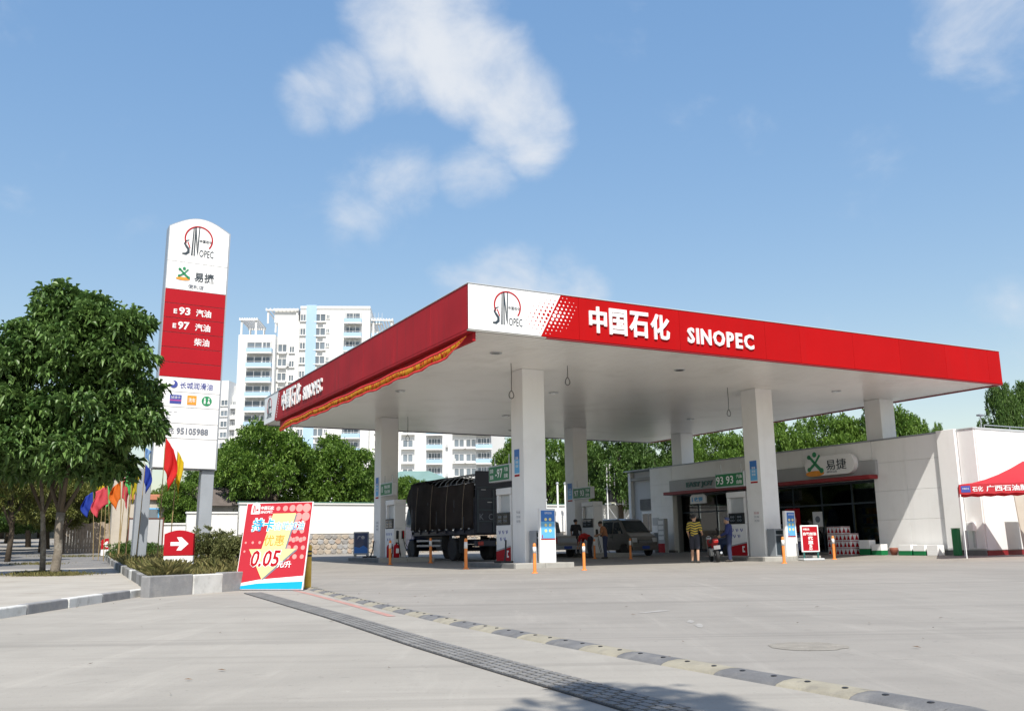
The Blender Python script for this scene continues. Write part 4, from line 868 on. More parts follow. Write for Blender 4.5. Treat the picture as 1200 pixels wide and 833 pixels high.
for nm, p in (('valance', [(0, 0, 0), (TW, 0, 0)]), ('valance', [(0, TD, 0), (0, 0, 0)]), ('valance', [(TW, 0, 0), (TW, TD, 0)]), ('valance', [(TW, TD, 0), (0, TD, 0)])):
    mb = MB(); a_, b2 = Vector(p[0]), Vector(p[1]); N = 20; vs = []
    for i in range(N + 1):
        q = a_.lerp(b2, i / N); vs += [(q.x, q.y, zt), (q.x, q.y, zt - .33 - .03 * abs(math.sin(i * PI / 2.0)))]
    mb.add(vs, [(2 * i, 2 * i + 1, 2 * i + 3, 2 * i + 2) for i in range(N)]); o = mb.build(nm, tm, tent); s_ = o.modifiers.new('thick', 'SOLIDIFY'); s_.thickness = .006
text('广西石油股份有限公司', .86, zt - .27, 2.6, .21, M_['white'], tent, FRONT, .008, .002, .02); text('石化', .42, zt - .26, .34, .18, M_['white'], tent, FRONT, .008, .002, .02)
flat(rect(.06, .36, zt - .28, zt - .05), M_['ink_blue'], tent, FRONT, .005, .003, 'emblem'); text('中国石化', .10, zt - .18, .22, .06, M_['white'], tent, FRONT, .010, .001)
for (x, y) in ((.02, .02), (TW - .02, .02), (.02, TD - .02), (TW - .02, TD - .02)): MB().box(x - .014, x + .014, y - .014, y + .014, 0, zt).build('leg', M_['white'], tent)
for (p, q) in (((.02, .02, zt - .3), (TW / 2, .02, zt - .02)), ((TW / 2, .02, zt - .3), (TW - .02, .02, zt - .02)), ((.02, .02, zt - .3), (.02, TD / 2, zt - .02)), ((.02, TD / 2, zt - .3), (.02, TD - .02, zt - .02))): MB().tube([p, q], .014, 5).build('brace', M_['white'], tent)
# beige doors standing under the tent against the wall
dg = st('plywood_panel', 'tall beige panel leaning under the red tent', 'panel', 34.35, 22.6); MB().cbox(0, 0, 1.12, .85, .05, 2.24, rx=-.08).build('board', M_['beige'], dg, bevel=.01); MB().cbox(.36, -.05, 1.05, .05, .05, .2, rx=-.08).build('handle', M_['ink_grey'], dg)
dg = st('plywood_panel', 'second beige panel at the right picture edge under the tent', 'panel', 35.25, 22.35, rot=R(6)); MB().cbox(0, 0, 1.12, .85, .05, 2.24, rx=-.09).build('board', M_['fence_wood'], dg, bevel=.01); MB().cbox(-.36, -.05, 1.05, .04, .04, .25, rx=-.09).build('handle', M_['ink_grey'], dg)
# ------------------------------------------------------------------ pylon sign in the planter
PA, PB_, PW = 4.50, 35.0, 2.15
pz = hgt_ab(PA, PB_) + .24
py = st('pylon_sign', 'tall white and red fuel brand pylon on two grey posts in the planter', 'pylon sign', PA, PB_, z=pz); py.rotation_euler = (0, R(.75), PHI)
for x0 in (-.42, PW - .45): MB().box(x0, x0 + .45, .10, .60, -.3, 3.57 - pz).build('post', M_['grey_metal'], py, bevel=.02)
mb = MB(); arch = [(PW + .05 - (PW + .07) * i / 16, 12.52 - pz + .42 * math.sin(PI * i / 16)) for i in range(17)]
mb.prism([(-.02, 3.58 - pz), (PW + .05, 3.58 - pz)] + arch, .004, .62, 'y'); mb.build('case', M_['grey_metal'], py)
def cell(z0, z1, m): return flat(rect(.01, PW - .01, z0 - pz + .010, z1 - pz - .010), M_[m], py, FRONT, 0, .03, 'sign_panel')
for z0, z1 in [(3.61, 4.66), (4.66, 5.20), (5.20, 5.78), (5.78, 6.33), (6.33, 6.86)]: cell(z0, z1, 'white')
for z0, z1 in [(6.86, 7.40), (7.40, 7.95), (7.95, 8.50), (8.50, 9.04), (9.04, 9.58)]: cell(z0, z1, 'red_sign')
cell(9.58 + .003, 10.98, 'white') if 0 else None
for z0, z1 in [(10.11, 11.17)]: cell(z0, z1, 'white')
flat(rect(.01, PW - .01, 9.59 - pz, 10.10 - pz), M_['red_sign'], py, FRONT, 0, .03, 'sign_panel')
flat([(.01, 11.18 - pz), (PW - .01, 11.18 - pz)] + [(PW - .01 - (PW - .02) * i / 16, 12.48 - pz + .42 * math.sin(PI * i / 16)) for i in range(17)], M_['white'], py, FRONT, 0, .03, 'sign_panel')
O = dict(off=.032, depth=.012)
brand_mark(1.05, 11.98 - pz, 1.12, py, FRONT, (0, -.03, 0), .012)
figure_mark(.58, 10.72 - pz, .46, py, FRONT, .035)
text('易捷', .98, 10.48 - pz, .70, .36, M_['ink'], py, FRONT, **O, bold=.012); text('便利店', .78, 10.20 - pz, .55, .15, M_['ink_grey'], py, FRONT, **O)
for z, e, t_ in ((9.04, '93', '汽油'), (8.50, '97', '汽油')):
    z -= pz; text('E', .34, z + .16, .12, .17, M_['white'], py, FRONT, **O, bold=.03); text(e, .52, z + .13, .40, .29, M_['white'], py, FRONT, **O, bold=.03); text(t_, 1.12, z + .12, .54, .28, M_['white'], py, FRONT, **O, bold=.018)
text('柴油', 1.12, 7.95 + .12 - pz, .54, .28, M_['white'], py, FRONT, **O, bold=.012)
multi([circ(.52, 6.60 - pz, .14, 18)], M_['ink_blue'], py, FRONT, .032, .01, 'round_emblem'); multi([circ(.47, 6.64 - pz, .08, 14)], M_['white'], py, FRONT, .043, .004, 'round_emblem')
text('长城润滑油', .74, 6.47 - pz, 1.14, .24, M_['ink_blue'], py, FRONT, **O, bold=.0)
flat(rect(.42, .82, 5.90 - pz, 6.22 - pz), M_['ink_blue'], py, FRONT, .032, .008, 'card_picture'); flat(rect(.42, .82, 6.0 - pz, 6.04 - pz), mat('magenta', (.5, .08, .3), .5), py, FRONT, .041, .003, 'card_picture'); text('加油卡', .46, 6.08 - pz, .32, .10, M_['white'], py, FRONT, .042, .004)
flat(rect(1.02, 1.34, 5.89 - pz, 6.23 - pz), M_['orange'], py, FRONT, .032, .008, 'service_picture'); text('洗车', 1.06, 5.98 - pz, .24, .16, M_['white'], py, FRONT, .041, .004, .01)
multi([circ(1.70, 6.06 - pz, .18, 20)], M_['logo_green'], py, FRONT, .032, .008, 'restroom_picture'); multi([circ(1.63, 6.14 - pz, .03, 8), rect(1.60, 1.66, 5.96 - pz, 6.10 - pz), circ(1.77, 6.14 - pz, .03, 8), [(1.77, 6.11 - pz), (1.72, 5.97 - pz), (1.82, 5.97 - pz)]], M_['white'], py, FRONT, .041, .004, 'restroom_picture')
multi([rect(.30, .46, 5.36 - pz, 5.39 - pz), rect(.36, .39, 5.28 - pz, 5.58 - pz), rect(.30, .50, 5.48 - pz, 5.50 - pz), rect(.58, .70, 5.60 - pz, 5.62 - pz), rect(.40, .52, 5.58 - pz, 5.60 - pz)], M_['ink_grey'], py, FRONT, .032, .003, 'phone_picture')
text('95105988', .72, 4.81 - pz, 1.10, .24, M_['ink_grey'], py, FRONT, **O, bold=.03); text('充', .42, 4.82 - pz, .22, .22, M_['ink_grey'], py, FRONT, **O)

# ------------------------------------------------------------------ leaning promotion board
pb_ = thing('promotion_board', 'tall red promotion board with a cream down arrow and 0.05 leaning at the planter', 'promotion board', (-5.39, 18.48, .02), R(-16.6)); pb_.rotation_euler = (R(-11.5), 0, R(-16.6))
BW, BH = 1.46, 1.68
MB().box(0, BW, 0, .03, 0, BH).build('board', M_['white'], pb_, bevel=.004)
flat(rect(.015, BW - .015, .015, BH - .01), M_['red_print'], pb_, FRONT, .001, .002, 'print')
dots = []
for (x0, y0, nx, ny, r0, g) in [(.56, 1.56, 6, 2, .035, .03), (1.05, .96, 4, 3, .052, -.012), (.10, .90, 4, 2, .022, .012), (1.14, 1.28, 3, 3, .048, .0)]:
    for i in range(nx):
        for j in range(ny):
            r_ = r0 + g * i * .35; x, y = x0 + i * .155, y0 - j * .17
            if r_ > .008 and x + r_ < BW - .02 and y + r_ < BH - .02: dots.append(circ(x, y, r_, 12))
multi(dots, M_['pink'], pb_, FRONT, .004, .001, 'print_dots')['kind'] = 'stuff'
sh = [(.055, -.03)]
def arrow(dx, dy): return [(.62 + dx, 1.46 + dy), (1.12 + dx, 1.46 + dy), (.98 + dx, .77 + dy), (1.22 + dx, .77 + dy), (.56 + dx, .20 + dy), (.20 + dx, .77 + dy), (.47 + dx, .77 + dy)]
flat(arrow(.03, -.022), M_['ink_grey'], pb_, FRONT, .0055, .001, 'arrow_shadow'); flat(arrow(0, 0), M_['cream'], pb_, FRONT, .007, .0015, 'arrow')
flat([(.015, .11), (.5, .19), (BW - .015, .26), (BW - .015, .015), (.015, .015)], M_['white'], pb_, FRONT, .004, .002, 'wave'); flat([(.015, .06), (.5, .12), (BW - .015, .155), (BW - .015, .015), (.015, .015)], M_['cyan'], pb_, FRONT, .0065, .002, 'wave')
def outlined(s, x, y, w, h, m, bold, slant=.12, ob=.075):
    text(s, x - .012, y - .012, w + .024, h + .024, M_['white'], pb_, FRONT, .009, .002, ob, 'outline_lettering', slant=slant); text(s, x, y, w, h, m, pb_, FRONT, .0115, .002, bold, slant=slant)
outlined('持', .18, 1.12, .24, .25, M_['cyan'], .008); outlined('卡', .44, 1.12, .22, .24, M_['cyan'], .02)
outlined('自助加油', .70, 1.13, .62, .16, M_['light_blue'], .0, .1, .05)
text('优惠', .50, .83, .44, .21, M_['orange'], pb_, FRONT, .0115, .002, .0, slant=.05)
outlined('0.05', .25, .43, .62, .32, M_['red_sign'], .02, .15); text('元/升', .86, .41, .30, .13, M_['white'], pb_, FRONT, .0115, .002, .02)
text('中国石化', .33, 1.54, .29, .075, M_['white'], pb_, FRONT, .0055, .002, .02); text('SINOPEC', .33, 1.47, .27, .05, M_['white'], pb_, FRONT, .0055, .002, .02)
multi([[(.12, 1.46), (.31, 1.46), (.31, 1.60)] + circ(.215, 1.60, .095, 10, None, 0, PI) + [(.12, 1.60)]], M_['white'], pb_, FRONT, .004, .002, 'badge'); multi([rect(.16, .185, 1.49, 1.63), rect(.20, .215, 1.49, 1.66), rect(.23, .28, 1.52, 1.56)], M_['red_print'], pb_, FRONT, .007, .002, 'badge')
mb = MB(); mb.tube([(.35, .05, 1.3), (.35, .62, .02)], .016, 6); mb.build('prop', M_['steel'], pb_); mb = MB(); mb.tube([(1.1, .05, 1.3), (1.1, .62, .02)], .016, 6); mb.build('prop', M_['steel'], pb_)

# ------------------------------------------------------------------ entrance and exit arrow signs
def arrow_sign(lab, a, b, flip, dz=.32):
    t = st('arrow_sign', lab, 'arrow sign', a, b, dz, group='red arrow signs in the planter', rot=R(-24)); w, h = .62, .80
    MB().box(.0, w, .0, .12, -.05, .26).build('base', M_['white'], t, bevel=.012)
    top = [(w - w * i / 10, .72 + .08 * math.sin(PI * i / 10)) for i in range(11)]
    flat([(0, .265), (w, .265)] + top, M_['red_sign'], t, FRONT, -.12, .13, 'panel')
    ar = [(.14, .47), (.33, .47), (.27, .37), (.37, .37), (.52, .51), (.37, .65), (.27, .65), (.33, .55), (.14, .55)]
    if flip: ar = [(w - x, y) for x, y in ar][::-1]
    flat(ar, M_['white'], t, FRONT, .011, .004, 'arrow'); text('出口' if flip else '入口', .14, .06, .34, .13, M_['apt_grey'], t, FRONT, .002, .002)
arrow_sign('red arrow sign pointing right in the planter before the pylon', 3.17, 21.8, False, .40); arrow_sign('small red arrow sign pointing left farther back in the planter', 4.62, 52.6, True)

# ------------------------------------------------------------------ bunting flags on bamboo poles
def flag(colname, lab, a, b, top, length, width, col, lean=0.):
    z0 = hgt_ab(a, b) + .29; t = st('flag', lab, 'flag', a, b, z=z0, group='coloured flags on bamboo poles in the planter', rot=random.uniform(-.4, .4)); h = top - z0
    mb = MB(); mb.tube([(0, 0, -.1), (lean * .5 + .01, .01, h * .5), (lean, 0, h)], [.018, .015, .010], 6); mb.build('pole', M_['bamboo'], t)
    N, K = 14, 7; vs = []; ph = random.uniform(0, 6)
    dirn = 1 if lean >= 0 else -1
    for i in range(N + 1):               # hoist edge runs down the pole, the fly edge droops in loose folds
        f = i / N
        for k in range(K + 1):
            g_ = k / K; fold = math.sin(g_ * 11 + ph + f * 2.2); xw_ = width * 1.15 * (g_ ** .9) * (.35 + .65 * math.sin(min(1, f * .9 + .1 + g_ * .15) * PI / 2)) * (1 - .30 * g_ * f)
            vs.append((lean * (1 - f * .25) + dirn * (.012 + xw_ * (.78 + .16 * math.sin(f * 5 + ph)) - .28 * width * f * g_), .075 * fold * (.25 + g_) , h - .02 - length * (.58 * f + .40 * g_ ** 1.25 * (.5 + .5 * f)) + .03 * fold * g_))
    mb = MB(); mb.add(vs, [(i * (K + 1) + k, i * (K + 1) + k + 1, (i + 1) * (K + 1) + k + 1, (i + 1) * (K + 1) + k) for i in range(N) for k in range(K)])
    mn = 'flag_' + colname
    if mn not in M_:
        m = mat(mn, col, .7, .08, 3); t2 = m.node_tree; tr = t2.nodes.new('ShaderNodeBsdfTranslucent'); tr.inputs[0].default_value = (*col, 1); ms = t2.nodes.new('ShaderNodeMixShader'); ms.inputs[0].default_value = .55
        t2.links.new(t2.nodes['Principled BSDF'].outputs[0], ms.inputs[1]); t2.links.new(tr.outputs[0], ms.inputs[2]); t2.links.new(ms.outputs[0], t2.nodes['Material Output'].inputs[0]); M_[mn] = m
    o = mb.build('cloth', M_[mn], t, smooth=True); s_ = o.modifiers.new('thick', 'SOLIDIFY'); s_.thickness = .004
RED, YEL, OLI, BLU, GRN, PNK, LBL = (.80, .03, .03), (.85, .68, .03), (.66, .56, .03), (.03, .08, .50), (.16, .70, .22), (.80, .12, .16), (.30, .52, .80)
flag('red', 'large red flag hanging nearest to the right arrow sign', 4.52, 32.4, 4.38, 1.75, .58, RED, .05); flag('yellow', 'narrow yellow flag half hidden behind the large red flag', 4.95, 32.9, 4.0, 1.75, .30, YEL, .10)
flag('blue', 'dark blue flag left of the large red flag', 3.95, 33.0, 3.55, .98, .34, BLU, .12); flag('olive', 'olive yellow flag left of the dark blue flag', 3.72, 34.0, 3.62, 1.18, .38, OLI, .12)
flag('green', 'pale green flag left of the olive flag', 3.78, 36.4, 3.78, 1.25, .32, GRN, .10); flag('light_blue', 'small light blue flag high up by the pylon post', 4.32, 35.4, 4.35, .62, .36, LBL)
flag('red', 'thin red flag in front of the concrete pier', 4.6, 39.6, 3.55, 1.15, .34, RED); flag('olive', 'yellow flag between two red flags before the concrete pier', 4.3, 38.9, 3.62, 1.2, .40, YEL)
flag('pink', 'pinkish red flag left of the yellow flag by the pier', 3.95, 38.2, 3.5, 1.35, .42, PNK); flag('pink', 'wide pinkish red flag spread between the pier and the green flag', 4.1, 42.2, 3.4, 1.3, .95, PNK, -.3)
flag('green', 'bright green flag at the far left end of the flag row', 4.0, 46.5, 3.8, 1.15, .55, (.18, .62, .10)); flag('yellow', 'bright yellow flag between the green flag and the wide pink flag', 4.05, 44.6, 3.7, 1.2, .6, (.85, .66, .04), -.1); flag('orange', 'orange flag just left of the gate pier', 4.3, 40.8, 3.5, 1.2, .55, (.85, .25, .03), -.15)
flag('blue', 'blue flag behind the bright green flag at the far end', 3.9, 47.8, 3.45, 1.2, .70, (.08, .14, .50), -.2)

# ------------------------------------------------------------------ boundary wall behind the forecourt
WB = 58.0; wz = hgt_ab(20, WB)
wall = st('boundary_wall', 'long white rendered wall with stone foot closing the back of the forecourt', 'wall', 12.62, WB, z=wz)
WL = 34.0; zs_ = 1.57 - wz; zt_ = 3.36 - wz
MB().box(0, WL, 0, .28, zs_, zt_).build('rendered_panel', M_['wall_white'], wall); MB().box(-.06, WL, -.07, .34, zt_ + .002, zt_ + .11).build('coping', M_['wall_white'], wall, bevel=.01); MB().box(-.08, WL, -.09, .36, zt_ + .112, zt_ + .15).build('coping', M_['coping_green'], wall, bevel=.01)
MB().box(.0, WL, .03, .3, -.3, zs_ - .002).build('stone_backing', M_['mortar'], wall)
STN = []
for k in range(10):
    mb = MB(); n = random.choice((5, 6, 7)); 
    pts = [(.5 * math.cos(2 * PI * i / n + .3 * random.random()) * random.uniform(.88, 1.08), .5 * math.sin(2 * PI * i / n + .3 * random.random()) * random.uniform(.88, 1.08)) for i in range(n)]
    vs = [(x, 0, z) for x, z in pts] + [(x * .84, -.045, z * .84) for x, z in pts]
    mb.add(vs, [(i, (i + 1) % n, n + (i + 1) % n, n + i) for i in range(n)] + [tuple(range(n, 2 * n))]); STN.append(mb.mesh('stone', M_['stone%d' % (k % 5)]))
x = .2
for r_ in range(4):
    x = .15 + (r_ % 2) * .18
    while x < 19.6:
        w_ = random.uniform(.30, .46); o = link('stone', random.choice(STN), wall); o.location = (x + w_ / 2, .028, .14 + r_ * .305 + random.uniform(-.02, .02)); o.scale = (w_ * 1.12, 1, random.uniform(.33, .37)); x += w_
for lab, a0, a1, zt2 in [('lower white wall section left of the red board behind the planter', 9.62, 12.54, 2.80), ('lowest white wall section at the left end behind the pylon', 7.4, 9.58, 2.15)]:
    t = st('boundary_wall', lab, 'wall', a0, WB, z=wz); MB().box(0, a1 - a0, .0, .28, -.3, zt2 - wz).build('rendered_panel', M_['wall_white'], t); MB().box(-.05, a1 - a0 - .002, -.06, .34, zt2 - wz + .002, zt2 - wz + .10).build('coping', M_['wall_white'], t, bevel=.01)
MB().box(.0, .02, 0, .02, 0, .02)
# vent pipes and a lattice rack of pipes before the wall
for lab, u_, h_ in [('tall white vent pipe right of the front column near the wall', 0, 4.5), ('second tall white vent pipe beside the first', .62, 4.5), ('shorter vent pipe left of the pair', -.95, 3.35)]:
    t = st('vent_pipe', lab, 'vent pipe', 34.1 + u_, 56.6, group='vent pipes by the back wall'); mb = MB(); mb.tube([(0, 0, 0), (0, 0, h_)], .055, 8); mb.build('pipe', M_['white_paint'], t, smooth=True); MB().lathe([(.055, h_), (.10, h_ + .02), (.10, h_ + .12), (.03, h_ + .16)], 10).build('cap', M_['light_metal'], t)
lt = st('pipe_rack', 'white steel rack of upright pipes on braced legs by the back wall', 'pipe rack', 38.0, 56.2)
for i in range(8): MB().tube([(i * .33, .1 * (i % 2), 3.1), (i * .33, .1 * (i % 2), 6.0)], .045, 6).build('pipe', M_['white_paint'], lt)
for z in (3.15, 4.2, 5.9): MB().box(-.1, 2.45, .14, .2, z, z + .07).build('rail', M_['light_metal'], lt)
for (x, y) in ((0, 0), (2.3, 0), (0, 1.2), (2.3, 1.2)): MB().tube([(x, y, 0), (x, y, 3.2)], .05, 6).build('leg', M_['white_paint'], lt)
for p, q in (((0, 0, .2), (2.3, 0, 3.0)), ((2.3, 0, .2), (0, 0, 3.0)), ((2.3, 0, 4.6), (3.2, .4, 3.0)), ((3.2, .4, 3.0), (3.6, .4, 2.4))): MB().tube([p, q], .03, 5).build('brace', M_['light_metal'], lt)
MB().box(.2, 1.0, -.1, .5, 3.3, 4.1).build('junction_box', M_['black'], lt, bevel=.02)

# ------------------------------------------------------------------ left background along the street
t = st('gate_pier', 'tall grey concrete gate pier behind the flags', 'gate pier', 4.75, 49.6); MB().box(0, .72, 0, .72, 0, 4.0).build('shaft', M_['beige'], t, bevel=.03); MB().box(-.08, .80, -.08, .80, 4.002, 4.2).build('cap', M_['concrete'], t, bevel=.03); MB().box(-.06, .78, -.06, .78, -.1, .5).build('foot', M_['concrete_dark'], t, bevel=.03)
t = st('notice_board', 'grey notice board in a rusty frame beside the pylon post', 'notice board', 5.9, 53.2); MB().box(.06, 1.70, .0, .06, .6, 2.1).build('board', M_['apt_grey'], t)
for x in (0, 1.71): MB().box(x, x + .06, -.02, .08, 0, 2.2).build('frame_post', M_['rust'], t)
for z in (.54, 2.1): MB().box(.062, 1.708, -.02, .08, z, z + .06).build('frame_rail', M_['rust'], t)
t = st('low_house', 'low beige house with an orange band and small blue window behind the pier', 'house', 7.1, 64.0); MB().box(0, 2.6, 0, 5, -.5, 3.4).build('wall', M_['beige'], t); MB().box(-.2, 2.8, -.2, 5.2, 3.402, 3.75).build('roof_band', mat('terracotta', (.50, .20, .12), .8, .1, 1), t, bevel=.03)
for x in (.7,): w = MB().box(x, x + 1.1, -.05, -.002, 1.9, 2.9).build('window', M_['light_blue'], t, bevel=.01); MB().box(x + .08, x + 1.02, -.06, -.051, 1.98, 2.82).build('pane', M_['pane'], w)
MB().box(2.0, 2.5, -.05, -.002, .0, 2.1).build('door', M_['rust'], t)
t = st('plank_fence', 'weathered plank fence left of the gate pier', 'fence', 3.6, 66)
for i in range(22): MB().box(i * .17, i * .17 + .155, 0, .03, 0, 2.0 + random.uniform(-.06, .06)).build('plank', M_['fence_wood'], t)
for z in (.4, 1.6): MB().box(0, 3.74, .031, .08, z, z + .09).build('rail', M_['bark_dark'], t)
t = st('white_kiosk', 'small white street booth beyond the trees on the left', 'booth', 5.0, 93); MB().box(0, 1.1, 0, 1.1, 0, 2.2).build('wall', M_['wall_white'], t); MB().box(-.12, 1.22, -.12, 1.22, 2.202, 2.34).build('roof', M_['apt_grey'], t); MB().box(-.01, -.002, .3, .9, 1.1, 1.8).build('window', M_['pane'], t)
t = st('low_house', 'dim low house at the far end of the street under the trees', 'house', -3.5, 118); MB().box(0, 13, 0, 6, -1, 4.2).build('wall', M_['apt_grey'], t); MB().box(-.4, 13.4, -.4, 6.4, 4.202, 4.6).build('roof', M_['concrete_dark'], t)
for x in (1, 4, 7, 10): w = MB().box(x, x + 1.6, -.05, -.002, .6, 2.6).build('window', M_['ink'], t); MB().box(x + .1, x + 1.5, -.06, -.051, .7, 2.5).build('pane', M_['pane'], w)
t = st('low_house', 'brownish shed behind the white wall between pylon and pier', 'house', 10.2, 66.0); MB().box(0, 6.5, 0, 5, -.5, 3.1).build('wall', M_['concrete'], t); mb = MB(); mb.prism([(-.4, 3.1), (5.4, 3.1), (2.5, 4.5)], -.4, 6.9, 'x'); mb.build('roof', mat('shed_roof', (.12, .10, .09), .9, .15, 2), t); MB().box(1.0, 2.4, -.05, -.002, 1.6, 2.6).build('window', M_['pane'], t)
# ------------------------------------------------------------------ vehicles (forward = local +y)
def wheel(parent, x, y, r, w, name='wheel', dual=False):
    t = MB().lathe([(r * .60, -w / 2), (r * .94, -w / 2), (r, -w * .36), (r, w * .36), (r * .94, w / 2), (r * .60, w / 2)], 22, axis='x').build(name, M_['rubber'], parent, smooth=False); t.location = (x, y, r)
    s = 1 if x > 0 else -1
    MB().lathe([(r * .60, -w * .40), (r * .55, -w * .10), (r * .18, -w * .18 if s < 0 else w * .18), (r * .12, s * w * .30)], 16, axis='x').build('rim', M_['light_metal'], t); return t
def side_poly(parent, pts, xw, m, name, t=.006):
    """panel on both flanks: pts in y, z; xw(z) gives the half width"""
    out = []
    for s in (-1, 1):
        mb = MB(); n = len(pts); a = [(s * (xw(z) + t), y, z) for y, z in pts]; b = [(s * (xw(z) - .01), y, z) for y, z in pts]
        mb.add(a + b, [tuple(range(n)) if s > 0 else tuple(range(n - 1, -1, -1))] + [(i, (i + 1) % n, n + (i + 1) % n, n + i) for i in range(n)]); out.append(mb.build(name, M_[m], parent))
    return out
def cross_panel(parent, y0, z0, y1, z1, w0, w1, m, name, t=.008):
    d = Vector((0, y1 - y0, z1 - z0)).normalized(); nrm = Vector((1, 0, 0)).cross(d); 
    q = [Vector((-w0, y0, z0)), Vector((w0, y0, z0)), Vector((w1, y1, z1)), Vector((-w1, y1, z1))]
    mb = MB(); mb.add([p + nrm * t for p in q] + [p - nrm * .01 for p in q], [(0, 1, 2, 3), (7, 6, 5, 4), (0, 4, 5, 1), (1, 5, 6, 2), (2, 6, 7, 3), (3, 7, 4, 0)]); return mb.build(name, M_[m], parent)
def plate(parent, x, y, z, s, m='plate_blue', rear=True, w=.44):
    o = MB().box(x - w / 2, x + w / 2, y - .01, y + .01, z, z + .14).build('license_plate', M_[m], parent)
    return o

# dark cargo truck with a tarpaulin over hoops
tr = st('cargo_truck', 'dark stake truck covered by a black tarpaulin seen from behind', 'truck', 18.95, 41.0)
HW = 1.15; Y0, Y1 = -4.6, 2.35
for x in (-.42, .34): MB().box(x, x + .08, -4.4, 3.4, .72, .92).build('chassis_rail', M_['truck_black'], tr)
MB().box(-HW, HW, Y0, Y1, 1.12, 1.32).build('cargo_floor', M_['truck_black'], tr, bevel=.02)
for s in (-1, 1):
    x = s * HW
    for k in range(5): MB().box(min(x, x - s * .05), max(x, x - s * .05), Y0 + .02, Y1, 1.34 + k * .26, 1.34 + k * .26 + .21).build('side_board', M_['truck_black'], tr)
    for k in range(8): y = Y0 + .05 + k * (Y1 - Y0 - .1) / 7; MB().box(min(x + s * .002, x + s * .055), max(x + s * .002, x + s * .055), y - .04, y + .04, 1.2, 2.65).build('stake', M_['truck_black'], tr)
    # tarpaulin flank, its upper edge sagging where the hoops stand bare
    N = 26; vs = []; 
    for i in range(N + 1):
        f = i / N; y = Y0 + .03 + (Y1 + .05 - Y0) * f; ztop = 3.30 + .32 * sm((f - .45) / .35) + .03 * math.sin(i * 1.7)
        for k in range(6):
            g_ = k / 5; vs.append((s * (HW + .07 + .03 * math.sin(i * 1.1 + k)) - s * .12 * max(0, g_ - .8) * 5 * .3, y, 1.36 + (ztop - 1.36) * g_ + (.05 * math.sin(i * 1.3) if k == 0 else 0)))
    mb = MB(); mb.add(vs, [(i * 6 + k, i * 6 + k + 1, (i + 1) * 6 + k + 1, (i + 1) * 6 + k) for i in range(N) for k in range(5)]); o = mb.build('tarpaulin', M_['tarp'], tr, smooth=True); q = o.modifiers.new('thick', 'SOLIDIFY'); q.thickness = .02
# tarpaulin roof over the front half and the overhang above the cab
N = 14; vs = []
for i in range(N + 1):
    f = i / N; y = -.5 + (3.05 + .5) * f; drop = .30 * sm((f - .70) / .3) + .45 * sm((f - .86) / .14)
    for k in range(9):
        g_ = -1 + k / 4; x = g_ * (HW + .08) * (1 - .16 * sm((f - .8) / .2)); vs.append((x, y, 3.64 + .16 * (1 - g_ * g_) - drop + .025 * math.sin(i * 1.9 + k)))
mb = MB(); mb.add(vs, [(i * 9 + k, i * 9 + k + 1, (i + 1) * 9 + k + 1, (i + 1) * 9 + k) for i in range(N) for k in range(8)]); o = mb.build('tarpaulin', M_['tarp'], tr, smooth=True); q = o.modifiers.new('thick', 'SOLIDIFY'); q.thickness = .02
for s in (-1, 1):
    mb = MB(); mb.prism([(2.36, 1.7), (2.7, 2.35), (3.05, 2.72), (3.10, 2.92), (2.8, 3.35), (2.36, 3.55)], s * HW - .02, s * HW + .03, 'x'); mb.build('tarpaulin', M_['tarp'], tr)
for k in range(9):
    y = Y0 + .1 + k * .6; mb = MB(); mb.tube([(HW * math.cos(t), y, 3.30 + .52 * math.sin(t)) for t in lin(0, PI, 10)], .022, 6); mb.build('hoop', M_['grey_metal'], tr)
for x, z in ((-.75, 3.69), (0, 3.82), (.75, 3.69), (-1.15, 3.32), (1.15, 3.32)): MB().tube([(x, Y0 + .1, z), (x, Y1, z)], .018, 6).build('ridge_rod', M_['grey_metal'], tr)
for s in (-1, 1):
    for k in range(9): y = Y0 + .3 + k * .78; MB().box(min(s * (HW + .10), s * (HW + .135)), max(s * (HW + .10), s * (HW + .135)), y, y + .11, 1.34, 1.40).build('tarp_hook', M_['apt_grey'], tr)
    for k in range(4): y = Y0 + .9 + k * 1.75; mb = MB(); mb.tube([(s * (HW + .05), y, 3.42), (s * (HW + .135), y + .05, 2.4), (s * (HW + .13), y + .1, 1.36)], .012, 5); mb.build('rope', M_['fence_wood'], tr)
# rear: tall black gate panel with worn white paint
MB().box(-HW, HW, Y0 - .06, Y0 - .002, 1.15, 3.80).build('rear_gate', M_['truck_black'], tr, bevel=.03)
for z in (1.62, 2.1, 2.58, 3.06): MB().box(-HW + .05, HW - .05, Y0 - .10, Y0 - .062, z, z + .07).build('gate_rib', M_['ink'], tr, bevel=.008)
for x in (-HW + .06, -.35, .42, HW - .12): MB().box(x, x + .07, Y0 - .11, Y0 - .063, 1.2, 3.0).build('gate_stile', M_['ink'], tr)
for s_, x in (('K', -.98), ('C', -.55), ('2', -.12)): text(s_, x, 1.72, .20, .26, M_['ink_grey'], tr, FRONT, .104, .003, .0, origin=(0, Y0, 0))
for x, z in ((-.9, 2.98), (-.2, 2.98), (-.6, 2.45), (.3, 3.02)): MB().box(x, x + .22, Y0 - .108, Y0 - .101, z, z + .03).build('paint_scuff', M_['apt_grey'], tr)
MB().box(-HW, HW, Y0 - .12, Y0 + .1, .62, .86).build('rear_bumper', M_['truck_black'], tr, bevel=.02)
for s in (-1, 1): MB().box(s * .95 - .13, s * .95 + .13, Y0 - .15, Y0 - .122, .66, .82).build('tail_light', M_['tail_red'], tr, bevel=.01)
plate(tr, 0, Y0 - .135, .68, 1, 'yellow')
MB().box(-.55, .55, -.9, .9, .45, .71).build('fuel_tank', M_['truck_black'], tr, bevel=.06)
